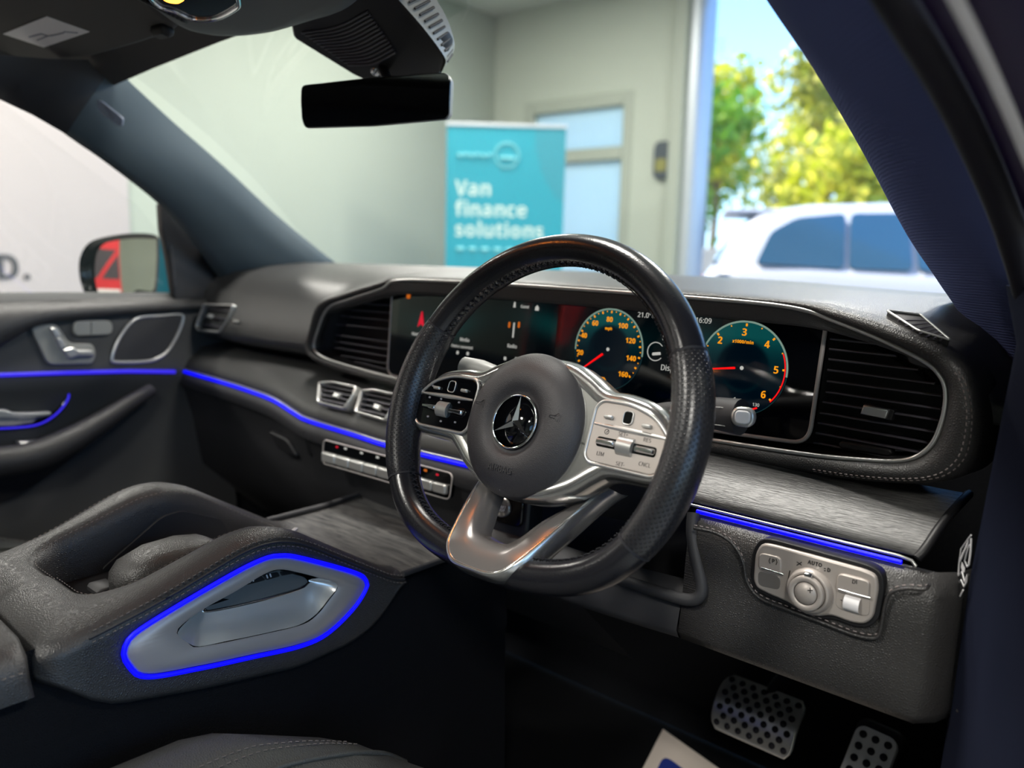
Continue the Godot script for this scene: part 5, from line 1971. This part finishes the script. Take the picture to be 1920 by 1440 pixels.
# ------------------------------------------------------------------ passenger door
func build_door():
	var d = thing("passenger_door", "black passenger door lining with speaker, seat switches, padded pull and blue light line", "car door", V(-0.74, 0.5, -0.3))
	var st = tool()
	var rows = []
	for p in [[-0.80, 1.150], [-0.795, 1.160], [-0.765, 1.160], [-0.748, 1.150], [-0.742, 1.130], [-0.738, 1.07], [-0.732, 1.030], [-0.728, 1.012], [-0.728, 0.990], [-0.742, 0.972], [-0.750, 0.88], [-0.742, 0.76], [-0.730, 0.66], [-0.745, 0.48]]:
		var row = []
		for i in 15:
			var z = lerpf(0.36, -0.90, i / 14.0)
			var dip = 0.008 * smoothstep(-0.45, -0.9, z)
			row.append(V(p[0], p[1] - (dip if p[1] > 1.1 else 0.0), z))
		rows.append(row)
	grid(st, rows)
	part("door_lining", st, M.door_plastic, d)
	# padded belt rail above the lining
	st = tool()
	var top = [[-60, 563], [0, 563], [90, 562], [180, 560], [280, 559], [400, 558]]
	var low = [[-60, 690], [0, 655], [60, 618], [110, 604], [240, 590], [400, 577]]
	var a = []
	var b = []
	for i in 6:
		a.append(hx(top[i][0], top[i][1], -0.750))
		b.append(hx(low[i][0], low[i][1], -0.732))
	a = smooth(a, 4)
	b = smooth(b, 4)
	var rr = [[], [], [], [], []]
	for i in a.size():
		rr[0].append(a[i] + V(-0.03, 0.0, 0))
		rr[1].append(a[i] + V(0, 0.001, 0))
		rr[2].append(a[i].lerp(b[i], 0.4) + V(0.012, 0.004, 0))
		rr[3].append(a[i].lerp(b[i], 0.85) + V(0.012, 0, 0))
		rr[4].append(b[i] + V(-0.008, 0, 0))
	grid(st, rr)
	part("belt_rail", st, M.leather, d)
	# speaker
	var xf = frame(V(-0.734, 1.05, -0.70), V(0, 0, -1), V(1, 0.06, 0))
	var sp = ccw(smooth(on_frame([[209, 671], [216, 648], [227, 627], [243, 606], [262, 595], [300, 592], [335, 590], [342, 598], [331, 629], [314, 657], [294, 672], [270, 678], [216, 679]], xf), 4, true))
	st = tool()
	plate(st, sp, xf, -0.004, 0.002, 0.0)
	var spk = part("speaker_grille", st, M.recess, d)
	st = tool()
	tube(st, lift(sp, xf, 0.003), 0.0032, 8, true)
	part("speaker_frame", st, M.silver, spk)
	# seat adjustment switches
	st = tool()
	plate(st, rounded(ccw(on_frame([[55, 612], [104, 606], [128, 644], [172, 644], [179, 664], [172, 682], [88, 684]], xf)), 0.012), xf, 0.0, 0.006, 0.002)
	var ss = part("seat_switch_plate", st, M.plastic_grey, d)
	for k in [[[86, 614], [100, 614], [112, 632], [98, 634]], [[96, 632], [110, 632], [122, 652], [108, 656]], [[110, 655], [132, 650], [152, 664], [124, 673]], [[134, 656], [168, 656], [172, 668], [140, 668]]]:
		st = tool()
		plate(st, rounded(ccw(on_frame(k, xf)), 0.004), xf, 0.005, 0.016, 0.003)
		part("seat_switch", st, M.silver, ss)
	st = tool()
	plate(st, rounded(ccw(on_frame([[135, 602], [208, 600], [210, 627], [136, 630]], xf)), 0.014), xf, 0.0, 0.006, 0.002)
	var mp = part("memory_switch", st, M.plastic_grey, d)
	st = tool()
	tube(st, [hp(171, 603, xf.origin + xf.basis.z * 0.006, xf.basis.z), hp(171, 627, xf.origin + xf.basis.z * 0.006, xf.basis.z)], 0.0008, 4)
	part("switch_joint", st, M.recess, mp)
	# light line
	st = tool()
	var line = [hx(-80, 707, -0.7245), hx(0, 703, -0.7245), hx(120, 699, -0.7245), hx(240, 696, -0.7245), hx(328, 697, -0.7245)]
	tube(st, line, 0.0036, 8)
	part("light_strip", st, M.led_violet, d)
	# handle recess and lever
	var hxf = frame(V(-0.744, 0.95, -0.50), V(0, 0, -1), V(1, 0.02, 0))
	var rec = ccw(smooth(on_frame([[-120, 742], [0, 737], [90, 733], [120, 732], [127, 742], [118, 760], [98, 780], [70, 795], [30, 801], [-40, 804], [-120, 806]], hxf), 4, true))
	st = tool()
	grid(st, [lift(rec, hxf, 0.004), lift(inset(rec, 0.003), hxf, 0.004), lift(inset(rec, 0.006), hxf, -0.004)], true)
	face(st, inset(rec, 0.006), hxf, -0.004)
	var hrc = part("handle_recess", st, M.gloss_black, d)
	st = tool()
	tube(st, lift(rec, hxf, 0.005), 0.0016, 6, true)
	part("recess_rim", st, M.led_violet, hrc)
	st = tool()
	plate(st, rounded(ccw(on_frame([[-100, 768], [8, 766], [20, 772], [90, 770], [92, 777], [60, 782], [-100, 784]], hxf)), 0.004), hxf, 0.0, 0.016, 0.003)
	part("release_lever", st, M.silver, hrc)
	st = tool()
	plate(st, rounded(ccw(on_frame([[-100, 784], [70, 780], [60, 792], [20, 798], [-100, 800]], hxf)), 0.004), hxf, -0.003, 0.006, 0.002)
	part("lever_bowl", st, M.satin, hrc)
	st = tool()
	plate(st, rounded(ccw(on_frame([[28, 826], [78, 823], [60, 833], [34, 835]], hxf)), 0.004), hxf, 0.0, 0.02, 0.003)
	part("window_switch", st, M.silver, d)
	# padded pull
	st = tool()
	var pull = []
	for p in [[-160, 872, -0.690], [-60, 872, -0.685], [0, 866, -0.682], [60, 856, -0.682], [120, 832, -0.686], [190, 792, -0.694], [245, 755, -0.706], [282, 732, -0.724]]:
		pull.append(hx(p[0], p[1], p[2]))
	pull = smooth(pull, 5)
	var radii = []
	for i in pull.size():
		radii.append(lerpf(0.026, 0.0135, smoothstep(0.45, 1.0, float(i) / (pull.size() - 1))))
	tube(st, pull, radii, 14, false, 1.0)
	part("door_pull", st, M.leather, d)
	st = tool()
	var sk = []
	var sk2 = []
	for i in pull.size():
		sk.append(pull[i] + V(-0.012, -0.012, 0))
		sk2.append(pull[i] + V(-0.05, -0.09 * (1.0 - float(i) / pull.size()) - 0.02, 0))
	grid(st, [sk, sk2])
	part("pull_skirt", st, M.soft_plastic, d)
	# side window and sail panel
	st = tool()
	grid(st, [[V(-0.765, 1.15, -0.86), V(-0.765, 1.15, -0.3), V(-0.765, 1.15, 0.34)], [V(-0.745, 1.32, -0.72), V(-0.745, 1.32, -0.3), V(-0.745, 1.32, 0.34)], [V(-0.71, 1.50, -0.45), V(-0.71, 1.50, -0.2), V(-0.71, 1.50, 0.34)]])
	part("side_window", st, M.window_glass, d)
	st = tool()
	var sx = frame(V(-0.748, 1.2, -0.80), V(0, 0, -1), V(1, 0.05, 0))
	plate(st, rounded(ccw(on_frame([[299, 380], [345, 425], [440, 550], [440, 566], [326, 563], [313, 480], [302, 430]], sx)), 0.004), sx, -0.014, 0.004, 0.003)
	var sail = part("sail_panel", st, M.black_plastic, d)
	st = tool()
	tube(st, [hp(319, 460, sx.origin + sx.basis.z * 0.004, sx.basis.z), hp(324, 500, sx.origin + sx.basis.z * 0.004, sx.basis.z), hp(327, 536, sx.origin + sx.basis.z * 0.004, sx.basis.z)], 0.003, 6)
	part("sail_rib", st, M.soft_plastic, sail)

	# door mirror outside the passenger window
	var mc = hx(232, 505, -0.95)
	var mx = frame(mc, V(0.91, 0, -0.42), V(0.42, 0.0, 0.91))
	var m = thing("door_mirror", "black door mirror outside the passenger window showing a red banner", "mirror", mc)
	var face_px = [[176, 500], [182, 470], [200, 454], [235, 446], [272, 443], [293, 445], [297, 455], [295, 500], [288, 545], [278, 566], [215, 570], [188, 556], [178, 535]]
	var hous_px = [[153, 500], [160, 470], [182, 450], [235, 439], [282, 438], [301, 444], [303, 460], [302, 505], [296, 560], [284, 580], [205, 585], [172, 562], [158, 535]]
	var fp = even(smooth(on_frame(face_px, mx), 4, true), 60, true)
	var hp2 = even(smooth(on_frame(hous_px, mx), 4, true), 60, true)
	st = tool()
	var hb = []
	var hb2 = []
	for p in ccw(hp2):
		hb.append(mx * V(p.x * 0.9, p.y * 0.9, -0.05))
		hb2.append(mx * V(p.x * 0.5, p.y * 0.5, -0.09))
	grid(st, [lift(ccw(hp2), mx, 0.008), hb, hb2], true)
	cap(st, hb2)
	grid(st, [lift(ccw(hp2), mx, 0.008), lift(inset(ccw(hp2), 0.006), mx, 0.008), lift(inset(ccw(hp2), 0.012), mx, -0.006)], true)
	part("mirror_housing", st, M.gloss_black, m)
	st = tool()
	var dome = []
	for k in 9:
		var w = 1.0 - k / 8.0
		dome.append(ccw(fp).map(func(p): return mx * V(p.x * w, p.y * w, -(p * w).length_squared() / 2.2)))
	grid(st, dome, true)
	part("mirror_glass", st, M.mirror_glass, m)
	st = tool()
	tube(st, [mc + V(0.06, -0.06, 0.0), V(-0.80, 1.13, -0.80)], 0.02, 8)
	part("mirror_foot", st, M.gloss_black, m)

# ------------------------------------------------------------------ fittings under the roof
func build_roof_fittings():
	# sun visor with its label
	var vx = frame(V(-0.40, 1.535, -0.47), V(1, 0.02, -0.10), V(0.02, -1, 0.22))
	var v = thing("sun_visor", "charcoal cloth sun visor on the passenger side with pale warning label", "sun visor", vx.origin)
	var st = tool()
	plate(st, rounded(ccw(on_frame([[-150, 70], [-60, 104], [60, 116], [166, 108], [250, 86], [324, 62], [338, 50], [300, 30], [230, -60], [-150, -90]], vx)), 0.02), vx, -0.02, 0.0, 0.006)
	part("visor_pad", st, M.roof_cloth, v)
	st = tool()
	plate(st, on_frame([[6, 63], [88, 30], [168, 59], [82, 88]], vx), vx, 0.0, 0.0008, 0.0)
	var lab = part("warning_label", st, M.label_white, v)
	for s in [[[55, 68], [78, 62], [92, 66]], [[70, 74], [90, 66], [112, 62]], [[96, 66], [120, 60]], [[120, 58], [146, 60]]]:
		st = tool()
		tube(st, lift(on_frame(s, vx), vx, 0.0009), 0.0012, 4)
		part("printed_line", st, M.label_grey, lab)
	st = tool()
	var cx = Transform3D(vx.basis, hp(305, 52, vx.origin, vx.basis.z))
	box(st, cx * V(0, 0, 0.004), V(0.03, 0.02, 0.016), 0.005, vx.basis)
	part("visor_clip", st, M.black_plastic, v)
	# header trim between visor and glass
	# overhead console
	var o = thing("overhead_console", "black overhead console with lit amber reading lamp and chrome rim", "roof console", V(0, 1.56, -0.45))
	st = tool()
	var ox = frame(V(0.0, 1.525, -0.44), V(1, 0, 0), V(0, -1, 0.06))
	var foot = ccw(smooth(on_frame([[258, -14], [300, 28], [345, 54], [400, 66], [455, 68], [520, 60], [590, 40], [650, 20], [700, -30], [740, -120], [640, -420], [240, -420], [215, -120]], ox), 5, true))
	grid(st, [lift(inset(foot, -0.008), ox, -0.045), lift(inset(foot, -0.004), ox, -0.012), lift(foot, ox, -0.003), lift(inset(foot, 0.008), ox, 0.002), lift(inset(foot, 0.02), ox, 0.004)], true)
	face(st, inset(foot, 0.02), ox, 0.004, 0)
	part("console_shell", st, M.roof_plastic, o)
	# lamp recess with rim, lamp and lens
	var lp = on_frame([[286, -30], [296, 0], [330, 12], [362, 26], [402, 26], [436, 10], [448, -6], [420, -40]], ox)
	st = tool()
	tube(st, lift(smooth(lp, 4, true), ox, 0.006), 0.0030, 8, true)
	var rim = part("lamp_rim", st, M.chrome, o)
	st = tool()
	plate(st, smooth(lp, 4, true), ox, 0.003, 0.0050, 0.0)
	part("lamp_well", st, M.gloss_black, rim)
	var lpos = hp(322, -4, ox.origin + ox.basis.z * 0.008, ox.basis.z)
	st = tool()
	lathe(st, [Q(0.0, 0.004), Q(0.008, 0.0035), Q(0.0125, 0.0)], Transform3D(ox.basis, lpos), 20)
	part("reading_lamp", st, M.lamp_warm, o)
	var sp = SpotLight3D.new()
	sp.name = "reading_lamp_light"
	o.add_child(sp)
	sp.position = lpos + ox.basis.z * 0.012 - o.position
	sp.look_at_from_position(sp.position, sp.position + V(0.25, -1, 0.05), V(0, 0, -1))
	sp.light_color = Color(1.0, 0.55, 0.2)
	sp.light_energy = 0.008
	sp.spot_angle = 75.0
	sp.spot_range = 4.0
	sp.light_size = 0.012
	sp.shadow_enabled = true
	# driver side reading lamp, its twin
	var rpos = lpos + V(0.17, 0, -0.02)
	st = tool()
	lathe(st, [Q(0.0, 0.004), Q(0.008, 0.0035), Q(0.0125, 0.0)], Transform3D(ox.basis, rpos), 20)
	part("reading_lamp", st, M.lamp_warm, o)
	var sp2 = sp.duplicate()
	sp2.name = "reading_lamp_light_001"
	o.add_child(sp2)
	sp2.position = rpos + ox.basis.z * 0.012 - o.position
	for k in 14:
		st = tool()
		var q = hp(240 + k * 8.0, -16 + k * 4.1, ox.origin + ox.basis.z * 0.003, ox.basis.z)
		box(st, q, V(0.004, 0.006, 0.016), 0.001, Basis(Vector3.UP, 0.7))
		part("grille_slat", st, M.black_plastic, o)

	# sensor housing on the windscreen behind the mirror
	var wn = V(0, -0.878, 0.479)
	var wx = frame(V(0.0, 1.492, -0.715), V(1, 0, 0), wn)
	var s = thing("sensor_housing", "black ribbed sensor housing on the windscreen above the mirror", "sensor housing", wx.origin)
	var base = ccw(rounded(on_frame([[530, -40], [550, 72], [664, 142], [700, 158], [790, 158], [828, 138], [834, 112], [822, 92], [735, -14], [700, -60]], wx), 0.006))
	st = tool()
	grid(st, [lift(base, wx, -0.03), lift(base, wx, -0.002), lift(inset(base, 0.003), wx, 0.0)], true)
	face(st, inset(base, 0.003), wx, 0.0)
	part("housing", st, M.black_plastic, s)
	for k in 13:
		var t = k / 12.0
		st = tool()
		var a = [lerpf(566, 652, t), lerpf(62, 122, t)]
		var b = [lerpf(690, 742, t), lerpf(22, 98, t)]
		var m0 = [(a[0] + b[0]) / 2 + 4, (a[1] + b[1]) / 2 + 9]
		var pth = []
		for p in [a, m0, b]:
			pth.append(hp(p[0], p[1], wx.origin + wn * 0.001, wn))
		tube(st, smooth(pth, 5), 0.0016, 5)
		part("rib", st, M.slat, s)
	# its side wall with upright slots
	st = tool()
	var wa = []
	var wb = []
	for p in [[735, -14], [790, 48], [828, 98], [836, 118], [828, 138]]:
		wa.append(hp(p[0], p[1], wx.origin, wn))
	for p in [[800, -30], [836, 30], [851, 74], [851, 96], [836, 122]]:
		wb.append(hp(p[0], p[1], wx.origin - wn * 0.035, wn))
	grid(st, [smooth(wa, 4), smooth(wb, 4)])
	part("side_wall", st, M.plastic_grey, s)
	for k in 11:
		var t = k / 10.0
		st = tool()
		var p0: Vector3 = even(wa, 30)[4 + k * 2]
		var p1: Vector3 = even(wb, 30)[2 + k * 2]
		tube(st, [p0.lerp(p1, 0.22) + V(0.001, -0.0005, 0.001), p0.lerp(p1, 0.8) + V(0.001, -0.0005, 0.001)], 0.0017, 5)
		part("slot", st, M.recess, s)

	# rear-view mirror
	var mn = V(0.45, -0.05, 0.89).normalized()
	var mc = hp(706, 188, V(0.005, 1.432, -0.70), mn)
	var mx = frame(mc, V(0.89, 0.0, -0.45), mn)
	var m = thing("rear_view_mirror", "frameless black rear-view mirror hanging below the sensor housing", "mirror", mc)
	var mp = ccw(rounded(on_frame([[565, 160], [690, 146], [836, 136], [846, 150], [843, 215], [836, 224], [700, 236], [572, 240], [566, 225], [564, 190]], mx), 0.007, 4))
	st = tool()
	var b1 = inset(mp, -0.0005)
	grid(st, [lift(mp, mx, 0.0), lift(b1, mx, -0.004), lift(inset(mp, 0.001), mx, -0.014), lift(inset(mp, 0.012), mx, -0.026)], true)
	face(st, inset(mp, 0.012), mx, -0.026, 0)
	part("casing", st, M.plastic_grey, m)
	st = tool()
	plate(st, inset(mp, 0.0006), mx, -0.002, 0.0006, 0.0004)
	part("mirror_glass", st, M.mirror_dark, m)
	st = tool()
	tube(st, [mc - mn * 0.02, mc - mn * 0.035 + V(0, 0.03, 0), hp(716, 128, wx.origin, wn)], 0.007, 8)
	part("stem", st, M.black_plastic, m)
	st = tool()
	lathe(st, [Q(0.0, 0.006), Q(0.005, 0.004), Q(0.007, 0.0)], Transform3D(wx.basis, hp(704, 134, wx.origin, wn)), 14)
	part("sensor_eye", st, M.chrome, m)

# ------------------------------------------------------------------ seats, pedals, floor
func build_seats_and_floor():
	seat("driver_seat", "black leather driver seat cushion with raised stitched bolster", 0.37, 1.0)
	seat("passenger_seat", "black leather passenger seat cushion beyond the centre console", -0.40, -1.0)
	# brake pedal
	var bn = V(-0.05, 0.62, 0.78).normalized()
	var bxf = frame(hz(1418, 1338, -0.97), V(1, 0, 0.02), bn)
	var p = thing("brake_pedal", "wide curved steel brake pedal with rows of black rubber studs", "pedal", bxf.origin)
	var w = 0.056
	var h = 0.036
	var st = tool()
	var rows = []
	for i in 13:
		var y = lerpf(-h, h, i / 12.0)
		var row = []
		var trim: float = 0.008 * pow(absf(y) / h, 6.0)
		for k in 9:
			var x = lerpf(-w + trim, w - trim, k / 8.0)
			row.append(bxf * V(x, y, -9.0 * y * y + 0.006))
		rows.append(row)
	grid(st, rows)
	var under = []
	for r in rows:
		under.append(r.map(func(q): return q - bn * 0.005))
	grid(st, under)
	var rim = []
	for k in 9:
		rim.append(rows[0][k])
	for i in range(1, 13):
		rim.append(rows[i][8])
	for k in range(7, -1, -1):
		rim.append(rows[12][k])
	for i in range(11, 0, -1):
		rim.append(rows[i][0])
	tube(st, rim.map(func(q): return q - bn * 0.0025), 0.0026, 6, true)
	part("pedal_pad", st, M.silver, p)
	for r in 7:
		for k in (7 if r % 2 == 0 else 6):
			var x = (k - (3.0 if r % 2 == 0 else 2.5)) * 0.0158
			var y = (r - 3) * 0.0098
			st = tool()
			lathe(st, [Q(0.0, 0.002), Q(0.0038, 0.0018), Q(0.0044, 0.0)], Transform3D(bxf.basis, bxf * V(x, y, -9.0 * y * y + 0.006)), 12)
			part("rubber_stud", st, M.rubber, p)
	st = tool()
	tube(st, [bxf * V(0.0, 0, -0.006), bxf * V(0.01, 0.06, -0.02), bxf * V(0.02, 0.16, -0.03), bxf * V(0.02, 0.28, 0.0)], [0.012, 0.010, 0.010, 0.010], 8)
	part("pedal_arm", st, M.black_plastic, p)
	# accelerator
	var an = V(-0.05, 0.66, 0.75).normalized()
	var axf = frame(hz(1628, 1425, -1.0), V(1, 0.0, 0.05), an)
	axf.basis = axf.basis.rotated(an, -0.04)
	p = thing("accelerator_pedal", "narrow upright steel accelerator pedal with black rubber studs", "pedal", axf.origin)
	st = tool()
	plate(st, rrect(0.052, 0.16, 0.012, 5), axf * Transform3D(Basis.IDENTITY, V(0, -0.043, 0)), -0.006, 0.002, 0.001)
	part("pedal_pad", st, M.label_white, p)
	for r in 9:
		for k in 3:
			st = tool()
			lathe(st, [Q(0.0, 0.0022), Q(0.0042, 0.002), Q(0.0048, 0.0)], Transform3D(axf.basis, axf * V((k - 1) * 0.0155, 0.026 - r * 0.0155, 0.002)), 12)
			part("rubber_stud", st, M.rubber, p)
	st = tool()
	plate(st, rrect(0.06, 0.20, 0.014, 5), axf * Transform3D(Basis.IDENTITY, V(0, -0.05, 0)), -0.03, -0.006, 0.004)
	part("pedal_base", st, M.black_plastic, p)
	# paper mat on the floor
	var fx = frame(V(0.3, 0.482, -0.95), V(1, 0, 0), V(0, 1, 0))
	var mat0: Array = on_frame([[1243, 1368], [1345, 1440], [1420, 1700], [1130, 1600]], fx)
	st = tool()
	var c0: Vector2 = mat0[0]
	var e1: Vector2 = (mat0[1] - c0).normalized() * 0.36
	var e2 = (on_frame([[1206, 1440]], fx)[0] - c0).normalized() * 0.45
	plate(st, [c0, c0 + e1, c0 + e1 + e2, c0 + e2], fx, 0.0, 0.0012, 0.0)
	var pm = thing("paper_mat", "white paper floor mat with blue printed emblem in the driver footwell", "floor mat", V(c0.x + 0.3, 0.482, -0.95 - c0.y))
	part("sheet", st, M.paper, pm)
	st = tool()
	var em = on_frame([[1264, 1462]], fx)[0]
	var emb = []
	for q in rounded([Q(-0.034, -0.034), Q(0.034, -0.034), Q(0.034, 0.034), Q(-0.034, 0.034)], 0.02, 5):
		emb.append(em + e1.normalized() * q.x + e2.normalized() * q.y)
	plate(st, emb, fx, 0.0012, 0.0017, 0.0)
	part("printed_emblem", st, M.paper_blue, pm)

func seat(called, label, cx, side):
	var s = thing(called, label, "car seat", V(cx, 0.5, -0.1))
	var prof = [[-0.235, 0.66], [-0.232, 0.74], [-0.222, 0.790], [-0.203, 0.812], [-0.178, 0.818], [-0.150, 0.808], [-0.128, 0.792], [-0.100, 0.778], [0.0, 0.772], [0.100, 0.778], [0.128, 0.792], [0.150, 0.808], [0.178, 0.818], [0.203, 0.812], [0.222, 0.790], [0.232, 0.74], [0.235, 0.66]]
	var zs = [[0.25, -0.01], [0.05, -0.004], [-0.15, 0.0], [-0.25, 0.0], [-0.32, -0.002], [-0.38, -0.005], [-0.43, -0.011], [-0.48, -0.022], [-0.52, -0.040], [-0.55, -0.064], [-0.567, -0.095], [-0.573, -0.15]]
	var st = tool()
	var rows = []
	for z in zs:
		var row = []
		for p in prof:
			var k = 1.0 - 0.10 * smoothstep(-0.35, -0.52, z[0])
			row.append(V(cx + p[0] * k, maxf(p[1] + z[1] - 0.02 * smoothstep(0.16, 0.24, absf(p[0])) * smoothstep(-0.3, -0.5, z[0]), 0.62), z[0] + 0.09 * smoothstep(0.08, 0.20, absf(p[0])) * smoothstep(-0.3, -0.5, z[0])))
		rows.append(row)
	grid(st, rows)
	part("cushion", st, M.seat_leather, s)
	st = tool()
	for x in [-0.155, -0.148, 0.148, 0.155]:
		var path = []
		for z in zs.slice(0, 9):
			var k = 1.0 - 0.10 * smoothstep(-0.35, -0.52, z[0])
			path.append(V(cx + x * k, lerp_table(prof, x) + z[1] + 0.0006, z[0] + 0.09 * smoothstep(0.08, 0.20, absf(x)) * smoothstep(-0.3, -0.5, z[0])))
		stitches(st, smooth(path, 4), 0.004, 0.003, 0.0006)
	part("stitching", st, M.grey_thread, s).set_meta("kind", "stuff")
	for x in [-0.132, 0.132]:
		st = tool()
		var path = []
		for z in zs.slice(0, 10):
			var k = 1.0 - 0.10 * smoothstep(-0.35, -0.52, z[0])
			path.append(V(cx + x * k, lerp_table(prof, x) + z[1], z[0] + 0.09 * smoothstep(0.08, 0.20, absf(x)) * smoothstep(-0.3, -0.5, z[0])))
		tube(st, smooth(path, 4), 0.0028, 6)
		part("piping", st, M.seat_leather, s)
	st = tool()
	box(st, V(cx, 0.56, -0.12), V(0.40, 0.16, 0.62), 0.02)
	part("seat_base", st, M.black_plastic, s)
	# backrest
	st = tool()
	rows = []
	for p in [[0.78, 0.20], [0.95, 0.24], [1.15, 0.30], [1.30, 0.36], [1.38, 0.40]]:
		var row = []
		for q in [[-0.24, 0.04], [-0.22, -0.03], [-0.17, -0.05], [-0.12, -0.01], [0.0, 0.0], [0.12, -0.01], [0.17, -0.05], [0.22, -0.03], [0.24, 0.04]]:
			row.append(V(cx + q[0], p[0], p[1] + q[1]))
		rows.append(row)
	grid(st, rows)
	part("backrest", st, M.seat_leather, s)
